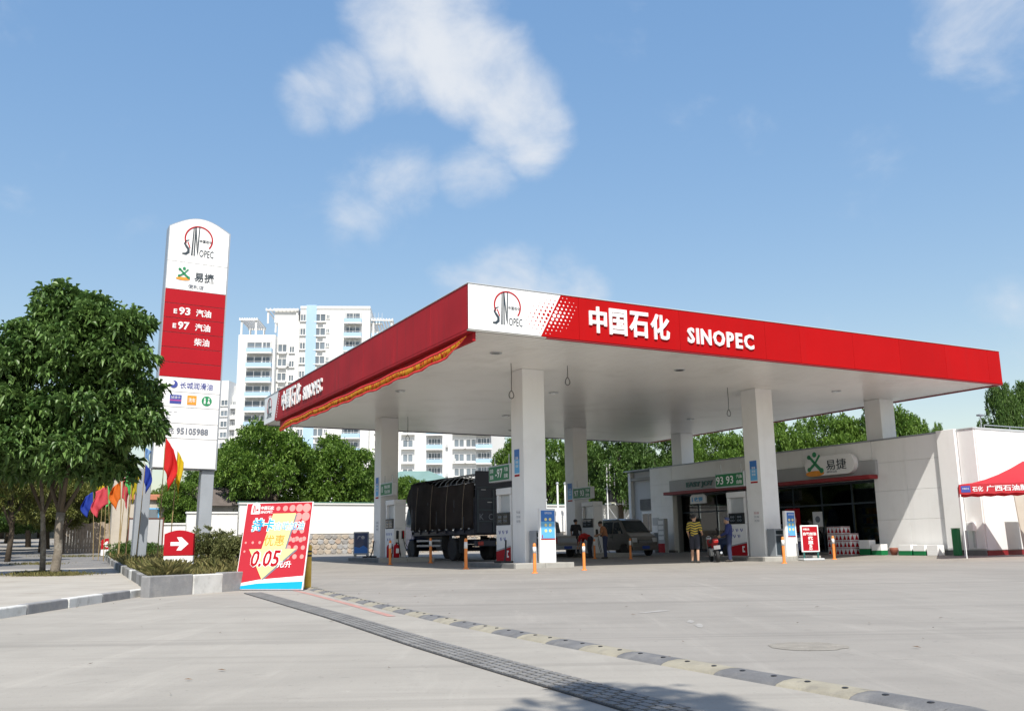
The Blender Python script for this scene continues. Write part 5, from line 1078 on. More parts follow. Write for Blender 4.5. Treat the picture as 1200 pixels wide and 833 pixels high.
for s in (-1, 1):
    for z in (.62, .85): MB().box(s * 1.08 - .03, s * 1.08 + .03, -.9, 1.9, z, z + .09).build('side_guard', M_['grey_metal'], tr)
    MB().box(s * .98 - .18, s * .98 + .18, -3.1, -3.06, .35, 1.1).build('mudguard', M_['rubber'], tr); MB().box(s * .98 - .18, s * .98 + .18, -1.2, -1.16, .5, 1.1).build('mudguard', M_['rubber'], tr)
for s in (-1, 1):
    wheel(tr, s * .96, -2.1, .50, .26); wheel(tr, s * .66, -2.1, .50, .26); wheel(tr, s * .95, 2.72, .48, .26)
MB().tube([(-.8, -2.1, .5), (.8, -2.1, .5)], .09, 8).build('axle', M_['truck_black'], tr); MB().tube([(-.8, 2.72, .48), (.8, 2.72, .48)], .07, 8).build('axle', M_['truck_black'], tr)
mk('cab_blue', (.025, .06, .22), .35, .1, 2, coat=.4)
cabw = lambda z: 1.06 if z < 1.5 else 1.06 - (z - 1.5) * .10
mb = MB(); mb.prism([(2.95, .95), (2.95, 2.45), (3.1, 2.62), (4.05, 2.62), (4.22, 2.5), (4.58, 1.55), (4.62, .9), (4.58, .5), (3.75, .5), (3.55, .95)], 0, 0, 'x', 0, lambda y, z: cabw(z)); cab = mb.build('cab', M_['cab_blue'], tr, bevel=.05); cab.scale = (1, .8, 1); cab.location = (0, .09, 0)
side_poly(cab, [(3.25, 1.55), (3.25, 2.4), (4.05, 2.42), (4.38, 1.62)], cabw, 'pane', 'side_window'); cross_panel(cab, 4.56, 1.62, 4.24, 2.48, .96, .86, 'glass_dark', 'windscreen')
side_poly(cab, [(3.2, 1.0), (3.2, 1.48), (4.4, 1.48), (4.4, 1.0)], cabw, 'cab_blue', 'door', .012)
for s in (-1, 1): mb = MB(); mb.tube([(s * 1.0, 4.3, 2.3), (s * 1.28, 4.55, 2.25), (s * 1.28, 4.55, 1.8)], .018, 6); mb.build('mirror_arm', M_['black'], cab); MB().box(s * 1.28 - .08, s * 1.28 + .08, 4.53, 4.58, 1.75, 2.15).build('mirror', M_['black'], cab, bevel=.015)
for s in (-1, 1): MB().box(s * .8 - .16, s * .8 + .16, 4.60, 4.66, .78, .98).build('headlight', M_['light_metal'], cab, bevel=.02)
MB().box(-1.05, 1.05, 3.74, 3.88, .42, .66).build('bumper', M_['grey_metal'], tr, bevel=.03)

# micro pickup from behind
pk = st('pickup_truck', 'small grey pickup seen from behind next to the middle pump', 'pickup truck', 24.78, 42.4)
mk('pickup_paint', (.30, .29, .28), .35, .05, 2, coat=.4)
pw = lambda z: .74 if z < 1.05 else .74 - (z - 1.05) * .12
mb = MB(); mb.prism([(-.35, .35), (-.35, 1.05), (-.22, 1.72), (.0, 1.80), (1.0, 1.78), (1.25, 1.68), (1.75, 1.05), (2.0, .95), (2.08, .6), (2.05, .3), (1.75, .3), (1.6, .62), (1.2, .62), (1.05, .3)], 0, 0, 'x', 0, lambda y, z: pw(z)); pc = mb.build('cab', M_['pickup_paint'], pk, bevel=.04)
cross_panel(pc, -.22, 1.66, -.34, 1.12, .58, .66, 'pane', 'rear_window'); cross_panel(pc, 1.72, 1.10, 1.28, 1.64, .66, .60, 'glass_dark', 'windscreen'); side_poly(pc, [(.02, 1.1), (.08, 1.66), (1.0, 1.66), (1.5, 1.1)], pw, 'pane', 'side_window')
MB().box(-.74, .74, -2.05, -.40, .55, .68).build('bed_floor', M_['pickup_paint'], pk)
for s in (-1, 1): MB().box(s * .74 - .025, s * .74 + .025, -2.03, -.40, .683, 1.02).build('bed_side', M_['pickup_paint'], pk, bevel=.012)
MB().box(-.765, .765, -2.09, -2.04, .62, 1.03).build('tailgate', M_['pickup_paint'], pk, bevel=.015); MB().box(-.6, .6, -2.10, -2.092, .72, .92).build('tailgate_panel', M_['grey_metal'], pk)
MB().box(-.78, .78, -2.15, -2.0, .36, .56).build('rear_bumper', M_['grey_metal'], pk, bevel=.03); plate(pk, 0, -2.165, .40, 1)
for s in (-1, 1): MB().box(s * .66 - .08, s * .66 + .08, -2.12, -2.092, .66, .95).build('tail_light', M_['tail_red'], pk, bevel=.01)
for s in (-1, 1): wheel(pk, s * .66, -1.25, .28, .17); wheel(pk, s * .66, 1.40, .28, .17)
for x, y, w, h in ((-.2, -1.6, .25, .3), (.15, -1.4, .3, .2)): MB().box(x, x + w, y, y + w, .684, .684 + h + .2).build('bed_load', M_['white'], pk, bevel=.02)

# silver minivan facing out of the lane
vn = st('minivan', 'silver grey minivan facing out beside the shop', 'van', 28.75, 41.3, rot=PI)
vw = lambda z: .80 if z < 1.0 else .80 - (z - 1.0) * .16
mb = MB(); mb.prism([(-1.95, .35), (-2.0, .9), (-1.88, 1.72), (-1.6, 1.88), (.55, 1.88), (.85, 1.80), (1.45, 1.16), (1.85, .98), (2.0, .80), (2.02, .42), (1.92, .28), (1.62, .28), (1.5, .58), (1.05, .58), (.92, .28), (-.95, .28), (-1.08, .58), (-1.5, .58), (-1.62, .28)], 0, 0, 'x', 0, lambda y, z: vw(z)); vb = mb.build('body', M_['silver'], vn, bevel=.05)
cross_panel(vb, 1.42, 1.20, .90, 1.76, .70, .62, 'glass_dark', 'windscreen'); cross_panel(vb, -1.90, 1.66, -1.98, 1.08, .60, .68, 'glass_dark', 'rear_window')
side_poly(vb, [(.30, 1.12), (.34, 1.70), (.72, 1.72), (1.18, 1.18), (1.18, 1.12)], vw, 'glass_dark', 'side_window'); side_poly(vb, [(-.70, 1.12), (-.68, 1.72), (.24, 1.72), (.22, 1.12)], vw, 'glass_dark', 'side_window'); side_poly(vb, [(-1.72, 1.14), (-1.66, 1.70), (-.78, 1.72), (-.80, 1.12)], vw, 'glass_dark', 'side_window')
for y in (-.75, .26): side_poly(vb, [(y, .38), (y, 1.08), (y + .012, 1.08), (y + .012, .38)], vw, 'ink', 'door_gap', .003)
for y in (.10, -.9): side_poly(vb, [(y, .92), (y, .96), (y + .16, .96), (y + .16, .92)], vw, 'black', 'door_handle', .02)
MB().box(-.42, .42, 1.985, 2.03, .62, .80).build('grille', M_['black'], vb, bevel=.01)
for k in range(3): MB().box(-.40, .40, 2.031, 2.04, .645 + k * .05, .66 + k * .05).build('grille_bar', M_['light_metal'], vb)
for s in (-1, 1): MB().box(s * .62 - .14, s * .62 + .14, 1.90, 2.02, .68, .90).build('headlight', M_['light_metal'], vb, bevel=.03); MB().box(s * .92 - .07, s * .92 + .07, 1.08, 1.16, 1.10, 1.26).build('mirror', M_['silver'], vb, bevel=.02)
MB().box(-.78, .78, 1.99, 2.07, .28, .50).build('bumper', M_['silver'], vn, bevel=.03); plate(vn, 0, 2.08, .36, 1)
for s in (-1, 1): MB().box(s * .70 - .06, s * .70 + .06, -2.02, -1.95, .75, 1.1).build('tail_light', M_['tail_red'], vb, bevel=.01)
for s in (-1, 1): wheel(vn, s * .72, 1.28, .29, .18); wheel(vn, s * .72, -1.28, .29, .18)
for x in (-.4, .4): MB().tube([(x - .28, 1.43, 1.19), (x + .1, 1.20, 1.46)], .01, 5).build('wiper', M_['black'], vb)

# dark blue saloon in the shade by the shop
sd = st('parked_car', 'dark blue saloon in the shade behind the front right column', 'car', 29.75, 32.0)
cw = lambda z: .84 if z < .88 else .84 - (z - .88) * .32
mb = MB(); mb.prism([(-2.12, .40), (-2.18, .80), (-2.10, .98), (-1.55, 1.02), (-.95, 1.40), (-.4, 1.46), (.25, 1.44), (.95, 1.0), (1.9, .86), (2.12, .66), (2.12, .34), (1.72, .26), (1.60, .56), (1.12, .56), (1.0, .26), (-1.05, .26), (-1.17, .56), (-1.65, .56), (-1.77, .30)], 0, 0, 'x', 0, lambda y, z: cw(z)); sb_ = mb.build('body', M_['dark_blue'], sd, bevel=.05)
cross_panel(sb_, -.98, 1.37, -1.52, 1.04, .62, .72, 'glass_dark', 'rear_window'); cross_panel(sb_, .92, 1.03, .28, 1.41, .70, .62, 'glass_dark', 'windscreen'); side_poly(sb_, [(-1.25, 1.04), (-.88, 1.36), (-.30, 1.40), (-.30, 1.04)], cw, 'glass_dark', 'side_window'); side_poly(sb_, [(-.24, 1.04), (-.24, 1.40), (.22, 1.38), (.72, 1.04)], cw, 'glass_dark', 'side_window')
for s in (-1, 1): MB().box(s * .62 - .17, s * .62 + .17, -2.20, -2.15, .78, .92).build('tail_light', M_['tail_red'], sb_, bevel=.012)
MB().box(-.82, .82, -2.24, -2.1, .32, .58).build('rear_bumper', M_['dark_blue'], sd, bevel=.04); MB().box(-.24, .24, -2.215, -2.19, .70, .84).build('license_plate', M_['light_metal'], sd); text('A 93', -.16, .735, .32, .08, M_['ink'], sd, FRONT, 2.216, .002)
for s in (-1, 1): wheel(sd, s * .75, 1.36, .30, .19); wheel(sd, s * .75, -1.41, .30, .19)

# motorbike and its people
def motorbike(lab, a, b, rot, paint='shirt_red', rest=True):
    t = st('motorbike', lab, 'motorbike', a, b, rot=rot)
    for y, r in ((.66, .29), (-.62, .29)):
        w = MB().lathe([(r - .07, -.045), (r - .01, -.045), (r, 0), (r - .01, .045), (r - .07, .045)], 24, axis='x').build('wheel', M_['rubber'], t); w.location = (0, y, r)
        mb = MB(); mb.lathe([(.05, -.05), (.05, .05)], 10, axis='x')
        for i in range(5): a_ = 2 * PI * i / 5; mb.tube([(0, .04 * math.cos(a_), .04 * math.sin(a_)), (0, (r - .06) * math.cos(a_), (r - .06) * math.sin(a_))], .014, 5)
        mb.build('rim', M_['light_metal'], w)
    mb = MB(); mb.tube([(0, -.62, .29), (0, -.1, .42), (0, .25, .5), (0, .45, .78)], .035, 8); mb.build('frame', M_['black'], t); MB().box(-.13, .13, -.10, .26, .22, .52).build('engine', M_['steel'], t, bevel=.04)
    mb = MB(); mb.prism([(.0, .66), (.05, .80), (.35, .86), (.48, .74), (.36, .60)], -.12, .12, 'x'); mb.build('tank', M_[paint], t, bevel=.05); mb = MB(); mb.prism([(-.72, .80), (-.70, .90), (-.30, .84), (.02, .82), (.02, .70), (-.40, .70)], -.12, .12, 'x'); mb.build('seat', M_['black'], t, bevel=.03)
    mb = MB(); mb.prism([(-.86, .74), (-.80, .88), (-.35, .70), (-.30, .52)], -.10, .10, 'x'); mb.build('tail_cowl', M_[paint], t, bevel=.03); MB().box(-.09, .09, -.88, -.84, .72, .82).build('tail_light', M_['tail_red'], t, bevel=.01); MB().box(-.12, .12, -.93, -.90, .48, .62).build('license_plate', M_['kerb_grey'], t)
    for s in (-1, 1): MB().tube([(s * .09, .66, .29), (s * .09, .50, .80)], .026, 8).build('fork', M_['steel'], t)
    mb = MB(); mb.tube([(-.36, .32, 1.04), (-.22, .42, 1.0), (0, .48, .92), (.22, .42, 1.0), (.36, .32, 1.04)], .016, 6); mb.build('handlebar', M_['black'], t); MB().ball((0, .58, .88), .10, 12, 8).build('headlight', M_['light_metal'], t, smooth=True)
    for s in (-1, 1): mb = MB(); mb.tube([(s * .26, .40, 1.0), (s * .34, .42, 1.18)], .008, 5); mb.ball((s * .34, .42, 1.2), .05, 8, 5); mb.build('mirror', M_['black'], t)
    mb = MB(); mb.tube([(.14, .2, .3), (.16, -.3, .25), (.16, -.75, .34)], [.03, .035, .045], 8); mb.build('exhaust', M_['steel'], t); MB().box(-.07, .07, .40, .92, .575, .60).build('fender', M_[paint], t, bevel=.01)
    if rest: t.rotation_euler = (0, R(-6), t.rotation_euler[2])
    return t
motorbike('dark red motorbike being filled left of the front right dispenser', 23.95, 28.35, R(-30))

# ------------------------------------------------------------------ people: one continuous skinned body, clothing as shells over it
def capsule(mb, p, q, rp, rq, n=12):
    p, q = Vector(p), Vector(q); d = q - p; L = d.length
    if L < 1e-5: mb.ball(p, rp, n, 8); return
    d /= L; a = d.orthogonal().normalized(); b = d.cross(a); rings = []
    for k in range(1, 4): t = PI / 2 * k / 4; rings.append((p - d * rp * math.cos(t), rp * math.sin(t)))
    rings.append((p, rp)); rings.append((q, rq))
    for k in range(3, 0, -1): t = PI / 2 * k / 4; rings.append((q + d * rq * math.cos(t), rq * math.sin(t)))
    vs = [p - d * rp] + [c + (a * math.cos(2 * PI * j / n) + b * math.sin(2 * PI * j / n)) * r for c, r in rings for j in range(n)] + [q + d * rq]
    m = len(rings); e = len(vs) - 1
    fs = [(0, 1 + (j + 1) % n, 1 + j) for j in range(n)] + [(e, 1 + (m - 1) * n + j, 1 + (m - 1) * n + (j + 1) % n) for j in range(n)] + [(1 + i * n + j, 1 + i * n + (j + 1) % n, 1 + (i + 1) * n + (j + 1) % n, 1 + (i + 1) * n + j) for i in range(m - 1) for j in range(n)]
    mb.add(vs, fs)
def remeshed(name, mb, voxel, m, parent, smooth_it=4):
    me = mb.mesh('raw', m); o = bpy.data.objects.new('raw', me); COL.objects.link(o)
    r_ = o.modifiers.new('r', 'REMESH'); r_.mode = 'VOXEL'; r_.voxel_size = voxel; r_.use_smooth_shade = True
    s_ = o.modifiers.new('s', 'SMOOTH'); s_.factor = .5; s_.iterations = smooth_it
    bpy.context.view_layer.update(); me2 = bpy.data.meshes.new_from_object(o.evaluated_get(bpy.context.evaluated_depsgraph_get())); bpy.data.objects.remove(o); bpy.data.meshes.remove(me); me2.name = name
    me2.materials.clear(); me2.materials.append(m); me2.polygons.foreach_set('use_smooth', [True] * len(me2.polygons)); return link(name, me2, parent)
def lerp(a, b, t): return Vector(a) * (1 - t) + Vector(b) * t
def person(label, x, y, z, rz, J, shirt, legs, shorts=False, stripes=None, sleeve=.55, cap=None, h=1.0, collar=None):
    """J: joints in local metres (x right, y ahead, z up), missing ones stand upright"""
    D = dict(pelvis=(0, 0, .95), waist=(0, 0, 1.08), chest=(0, 0, 1.28), neck=(0, .0, 1.46), head=(0, .02, 1.60), shL=(-.18, 0, 1.40), shR=(.18, 0, 1.40), elL=(-.23, -.02, 1.12), elR=(.23, -.02, 1.12), wrL=(-.24, .06, .88), wrR=(.24, .06, .88),
             hpL=(-.09, 0, .92), hpR=(.09, 0, .92), knL=(-.10, .02, .50), knR=(.10, .02, .50), anL=(-.10, 0, .08), anR=(.10, 0, .08), face=(0, 1, 0))
    D.update(J); D = {k: Vector(v) for k, v in D.items()}
    t = thing('person', label, 'person', (x, y, z), rz); t.scale = (h, h, h)
    fw = D['face'].normalized(); hd_ = D['head']; upv = (hd_ - D['neck']).normalized(); fw = (fw - upv * fw.dot(upv)).normalized(); sd_ = fw.cross(upv)
    B = MB(); cp = lambda p, q, a, b: capsule(B, p, q, a, b)
    cp(D['pelvis'] + Vector((-.06, 0, 0)), D['pelvis'] + Vector((.06, 0, 0)), .105, .105); cp(D['pelvis'], D['waist'], .12, .11); cp(D['waist'], D['chest'], .115, .135)
    cp(lerp(D['chest'], D['shL'], .55), lerp(D['chest'], D['shR'], .55), .115, .115); cp(D['shL'], D['shR'], .06, .06); cp(lerp(D['chest'], D['neck'], .6), D['neck'], .075, .055); cp(D['neck'], hd_ - upv * .05, .054, .056)
    # head: cranium, jaw, nose, ears
    cp(hd_ + upv * .025 - fw * .012, hd_ + upv * .03 + fw * .012, .094, .090); cp(hd_ - upv * .02 + fw * .025, hd_ - upv * .075 + fw * .045, .070, .042)
    cp(hd_ + fw * .092 + upv * .012, hd_ + fw * .108 - upv * .022, .012, .017); cp(hd_ + fw * .088 - upv * .055, hd_ + fw * .088 - upv * .062, .022, .022)
    for s in (-1, 1): cp(hd_ + sd_ * s * .088 + upv * .015, hd_ + sd_ * s * .092 - upv * .025, .016, .012)
    for s in 'LR':
        cp(D['sh' + s], D['el' + s], .056, .043); cp(D['el' + s], D['wr' + s], .043, .028)
        w = D['wr' + s]; f = (w - D['el' + s]).normalized(); side = Vector((1 if s == 'L' else -1, 0, 0)); side = (side - f * side.dot(f)).normalized(); pn = f.cross(side)
        cp(w, w + f * .085, .030, .034); cp(w + f * .03 + pn * -.02, w + f * .085 + pn * .024, .026, .026)
        for i, (o_, l_) in enumerate([(-.033, .066), (-.011, .078), (.011, .074), (.033, .058)]):
            k0 = w + f * .095 + pn * o_; k1 = k0 + f * l_ * .5 + side * .006; k2 = k1 + (f * .8 + side * .55).normalized() * l_ * .5; cp(k0 - f * .02, k1, .0105, .0095); cp(k1, k2, .0095, .008)
        th = w + f * .035 - pn * .030; cp(th, th + (f * .7 - pn * .6 + side * .3).normalized() * .045, .013, .011); th2 = th + (f * .7 - pn * .6 + side * .3).normalized() * .045; cp(th2, th2 + (f * .95 + side * .3).normalized() * .03, .011, .009)
        cp(D['hp' + s], D['kn' + s], .088, .056); cp(D['kn' + s], lerp(D['kn' + s], D['an' + s], .35), .056, .058); cp(lerp(D['kn' + s], D['an' + s], .35), D['an' + s], .058, .040)
        an = D['an' + s]; ft = Vector((fw.x, fw.y, 0)); ft = ft.normalized() if ft.length > .1 else Vector((0, 1, 0)); ft = Vector((0, 1, 0))
        cp(an - ft * .04 - Vector((0, 0, .03)), an + ft * .15 - Vector((0, 0, .045)), .042, .032)
    remeshed('body', B, .0105, M_['skin'], t, 3)
    # clothing
    S = MB(); g = .017
    capsule(S, D['waist'] - Vector((0, 0, .06)), D['waist'], .128 + g, .122 + g); capsule(S, D['waist'], D['chest'], .115 + g, .135 + g); capsule(S, lerp(D['chest'], D['shL'], .55), lerp(D['chest'], D['shR'], .55), .115 + g, .115 + g); capsule(S, D['shL'], D['shR'], .06 + g, .06 + g); capsule(S, lerp(D['chest'], D['neck'], .5), lerp(D['chest'], D['neck'], .86), .075 + g, .06 + g * .5)
    for s in 'LR':
        capsule(S, D['sh' + s], lerp(D['sh' + s], D['el' + s], min(1, sleeve / .55 * .7)), .060 + g, .055 + g)
        if sleeve > .8: capsule(S, D['el' + s], lerp(D['el' + s], D['wr' + s], .85), .046 + g, .034 + g)
    remeshed('shirt', S, .015, M_[shirt], t, 4)
    if stripes:
        me = t.children[-1].data; me.materials.append(M_[stripes]); 
        mi = [1 if (int((p.center.z + .02 * math.sin(p.center.x * 20)) / .045) % 2 == 0) else 0 for p in me.polygons]; me.polygons.foreach_set('material_index', mi); me.update()
    T = MB(); capsule(T, D['pelvis'] + Vector((-.06, 0, 0)), D['pelvis'] + Vector((.06, 0, 0)), .105 + g, .105 + g); capsule(T, D['pelvis'], D['waist'] - Vector((0, 0, .03)), .12 + g * .8, .115 + g * .6)
    for s in 'LR':
        capsule(T, D['hp' + s], lerp(D['hp' + s], D['kn' + s], .9 if shorts else 1), .090 + g, .060 + g * (2 if shorts else 1))
        if not shorts: capsule(T, D['kn' + s], lerp(D['kn' + s], D['an' + s], .92), .060 + g, .045 + g)
    remeshed('shorts' if shorts else 'trousers', T, .015, M_[legs], t, 4)
    for s in 'LR':
        an = D['an' + s]; F = MB(); ft = Vector((0, 1, 0)); capsule(F, an - ft * .045 - Vector((0, 0, .03)), an + ft * .155 - Vector((0, 0, .042)), .050, .038); remeshed('shoe', F, .012, M_['shoe'], t, 2)
    H = MB(); c = hd_ + upv * .045 - fw * .018; H.ball((0, 0, 0), .103, 16, 10, 0, (1, 1.05, .95)); mats_ = Matrix((sd_, fw, upv)).transposed(); keep = []
    H.v = [tuple(c + mats_ @ Vector(v)) for v in H.v if True]
    fs = [f for f in H.f if (sum(((Vector(H.v[i]) - hd_).dot(upv) for i in f)) / len(f) > .028 + .9 * max(0, (sum((Vector(H.v[i]) - hd_).dot(fw) for i in f) / len(f)) - .02)) or (sum((Vector(H.v[i]) - hd_).dot(fw) for i in f) / len(f) < -.035 and sum((Vector(H.v[i]) - hd_).dot(upv) for i in f) / len(f) > -.05)]
    H.f = fs; H.m = [0] * len(fs); o = H.build('hair' if not cap else 'cap', M_['hair' if not cap else cap], t, smooth=True)
    for s in (-1, 1): MB().ball(tuple(hd_ + fw * .083 + sd_ * s * .032 + upv * .022), .011, 8, 6).build('eye', M_['black'], t, smooth=True)
    return t
def wxy(a, b): p = W(a, b); return p.x, p.y, hgt_ab(a, b)
# man in striped shirt, half turned away, hands at waist height towards the bike
person('person in a yellow and black striped shirt and black shorts with bare legs', 6.66, 35.42, .005, R(-30), dict(elR=(.25, .04, 1.13), wrR=(.20, .27, 1.05), elL=(-.24, -.02, 1.12), wrL=(-.22, .10, .90), face=(.35, .9, -.15), anL=(-.13, .04, .08), anR=(.12, -.05, .08)), 'shirt_yellow', 'trouser_dark', True, 'shirt_dark', 1.0 * .62, h=1.02)
person('person in dark blue uniform filling the motorbike at the front right dispenser', 8.10, 36.1, .01, R(70), dict(elR=(.24, .08, 1.13), wrR=(.14, .33, 1.02), elL=(-.24, .06, 1.13), wrL=(-.12, .32, 1.00), face=(0, .9, -.4), head=(0, .06, 1.59), neck=(0, .03, 1.46)), 'shirt_blue', 'trouser_blue', False, None, 1.0, cap='dark_blue', h=.96)
person('person in a black shirt standing on the island beyond the pickup bed', 3.05, 47.6, hgt_ab(25.6, 41) + .14, R(-20), dict(elR=(.26, .05, 1.14), wrR=(.2, .26, 1.05), face=(.3, .8, -.2)), 'shirt_dark', 'trouser_dark', False, None, .6, h=.99)
person('person in a red top bending over at the rear corner of the pickup', 3.62, 45.8, .06, R(60), dict(waist=(0, .10, 1.02), chest=(0, .32, 1.08), neck=(0, .50, 1.06), head=(0, .63, 1.00), shL=(-.18, .45, 1.06), shR=(.18, .45, 1.06), elL=(-.2, .52, .80), elR=(.2, .52, .80), wrL=(-.15, .62, .58), wrR=(.15, .62, .58), knL=(-.10, .06, .50), knR=(.10, .06, .50), face=(0, .6, -.8)), 'shirt_red', 'trouser_dark', False, None, .6, h=.97)
person('person in an orange brown shirt and dark trousers leaning by the middle pump', 4.18, 44.2, .06, R(75), dict(waist=(0, .01, 1.08), chest=(0, .06, 1.28), neck=(0, .13, 1.45), head=(0, .20, 1.57), shL=(-.18, .10, 1.39), shR=(.18, .10, 1.39), elL=(-.23, .14, 1.13), elR=(.23, .14, 1.13), wrL=(-.16, .36, 1.06), wrR=(.16, .36, 1.06), face=(0, .8, -.5)), 'shirt_orange', 'trouser_blue', False, None, .6, h=1.0)
# street far left: two riders coming under the trees
for lab, plab, a, b, sh in [('far motorbike with headlight under the street trees', 'far rider in a pale shirt on the street motorbike', -1.4, 84, 'white'), ('second far motorbike farther left under the street trees', 'far rider in a red shirt at the left picture edge', -3.2, 92, 'shirt_red')]:
    m_ = motorbike(lab, a, b, PI, 'dark_blue', False); x, y, z = m_.location
    person(plab, x, y, z + .0, PHI + PI, dict(pelvis=(0, -.28, .90), waist=(0, -.26, 1.03), chest=(0, -.18, 1.22), neck=(0, -.12, 1.40), head=(0, -.08, 1.54), shL=(-.18, -.14, 1.34), shR=(.18, -.14, 1.34), elL=(-.30, .08, 1.16), elR=(.30, .08, 1.16), wrL=(-.32, .26, 1.06), wrR=(.32, .26, 1.06), hpL=(-.10, -.26, .88), hpR=(.10, -.26, .88), knL=(-.20, .10, .70), knR=(.20, .10, .70), anL=(-.20, .0, .36), anR=(.20, 0, .36)), sh, 'trouser_dark', False, None, .6, cap='white')
# ------------------------------------------------------------------ foliage
def leaf_mesh(name, P, D, L, Wd, m, droop=.3, fold=.25, seed=0):
    """many small folded leaves: P base points, D directions, L lengths, Wd widths"""
    r = np.random.default_rng(seed); n = len(P); D = D / np.maximum(np.linalg.norm(D, axis=1, keepdims=True), 1e-6)
    up = np.tile(np.array([0, 0, 1.]), (n, 1)) + r.normal(0, .35, (n, 3)); S = np.cross(D, up); S /= np.maximum(np.linalg.norm(S, axis=1, keepdims=True), 1e-6); N = np.cross(S, D)
    L = L[:, None]; Wd = Wd[:, None]; mid = P + D * L * .5 + N * L * .08; tip = P + D * L - np.array([0, 0, 1.]) * L * droop
    l = mid + S * Wd / 2 + N * Wd * fold; rr = mid - S * Wd / 2 + N * Wd * fold
    V = np.stack([P, l, tip, rr], 1).reshape(-1, 3); i0 = np.arange(n) * 4
    T = np.stack([np.stack([i0, i0 + 1, i0 + 2], 1), np.stack([i0, i0 + 2, i0 + 3], 1)], 1).reshape(-1, 3)
    me = bpy.data.meshes.new(name); me.vertices.add(len(V)); me.vertices.foreach_set('co', V.astype(np.float32).ravel()); me.loops.add(T.size); me.loops.foreach_set('vertex_index', T.astype(np.int32).ravel())
    me.polygons.add(len(T)); me.polygons.foreach_set('loop_start', (np.arange(len(T)) * 3).astype(np.int32)); me.polygons.foreach_set('loop_total', np.full(len(T), 3, np.int32)); me.materials.append(m); me.update(); me.validate(); return me
def unit(n, r): v = r.normal(0, 1, (n, 3)); return v / np.linalg.norm(v, axis=1, keepdims=True)
def crown(name, lobes, n_cl, per, ll, m, seed, up_bias=.25, inner=.25, flat_=1., droop=.35):
    """leaf whorls over and inside a set of lobes (centre, radii)"""
    r = np.random.default_rng(seed); ws = np.array([l[1][0] * l[1][2] for l in lobes]); ws /= ws.sum(); k = r.choice(len(lobes), n_cl, p=ws)
    C = np.array([l[0] for l in lobes], float)[k]; Rr = np.array([l[1] for l in lobes], float)[k]; U = unit(n_cl, r); U[:, 2] = np.where(U[:, 2] < -.55, -U[:, 2] * .5, U[:, 2])
    sh = np.where(r.random(n_cl) < inner, r.uniform(.35, .85, n_cl), r.uniform(.86, 1.06, n_cl))[:, None]; P = C + U * Rr * sh
    out = U * .8 + np.array([0, 0, up_bias]); n = n_cl * per; Pn = np.repeat(P, per, 0) + r.normal(0, ll * .28, (n, 3)); Dn = np.repeat(out, per, 0) + unit(n, r) * 1.15; Dn[:, 2] -= .15
    L = ll * r.uniform(.65, 1.2, n); return leaf_mesh(name, Pn, Dn, L, L * r.uniform(.34, .46, n), m, droop, .2, seed + 1)
LF = {'main': leaf_mat('leaf_main', (.042, .100, .026), (.155, .255, .070), .40, .28), 'bg': leaf_mat('leaf_bg', (.055, .130, .018), (.185, .300, .050), .5, .38), 'dark': leaf_mat('leaf_dark', (.040, .095, .020), (.125, .215, .045), .5, .32),
      'yel': leaf_mat('leaf_yellow', (.075, .105, .020), (.21, .215, .055), .5, .35), 'shrub': leaf_mat('leaf_shrub', (.075, .105, .03), (.22, .22, .085), .6, .3), 'grass': leaf_mat('grass_blade', (.15, .165, .05), (.40, .35, .15), .7, .4)}
# the near tree
TX, TY = -12.58, 26.26; tz = hgt(TX, TY) + .12
mt = thing('broadleaf_tree', 'large dark green broadleaf tree with a forked pale trunk on the left pavement', 'tree', (TX, TY, tz))
rt = random.Random(5)
mb = MB(); fork = (.02, .02, 1.70); 
trunk = [(-.02, 0, -.1), (.0, .0, .2), (.03, .02, .7), (.00, .0, 1.2), fork]
mb.tube(trunk, [.17, .125, .11, .105, .12], 14); mb.build('trunk', M_['bark'], mt, smooth=True)
tips = [(-1.5, .2, 4.2), (-.6, -.7, 5.1), (.2, .5, 5.9), (1.3, -.3, 5.0), (2.0, .4, 4.0), (.7, -1.0, 4.4), (-1.1, .9, 5.3), (1.1, 1.1, 4.6), (-2.0, -.4, 3.5), (.1, .1, 6.6)]
for i, tp in enumerate(tips):
    q = Vector(fork) if i in (0, 4, 5, 9) else Vector((.05, .05, 3.3)); p1 = q.lerp(Vector(tp), .4) + Vector((rt.uniform(-.15, .15), rt.uniform(-.15, .15), .15)); p2 = q.lerp(Vector(tp), .75) + Vector((rt.uniform(-.15, .15), rt.uniform(-.15, .15), .1)); mb = MB(); mb.tube([q - Vector((0, 0, .1)), p1, p2, tp], [.11, .09, .06, .012] if i == 9 else [.065, .045, .028, .010], 8); mb.build('branch', M_['bark_dark'], mt, smooth=True)
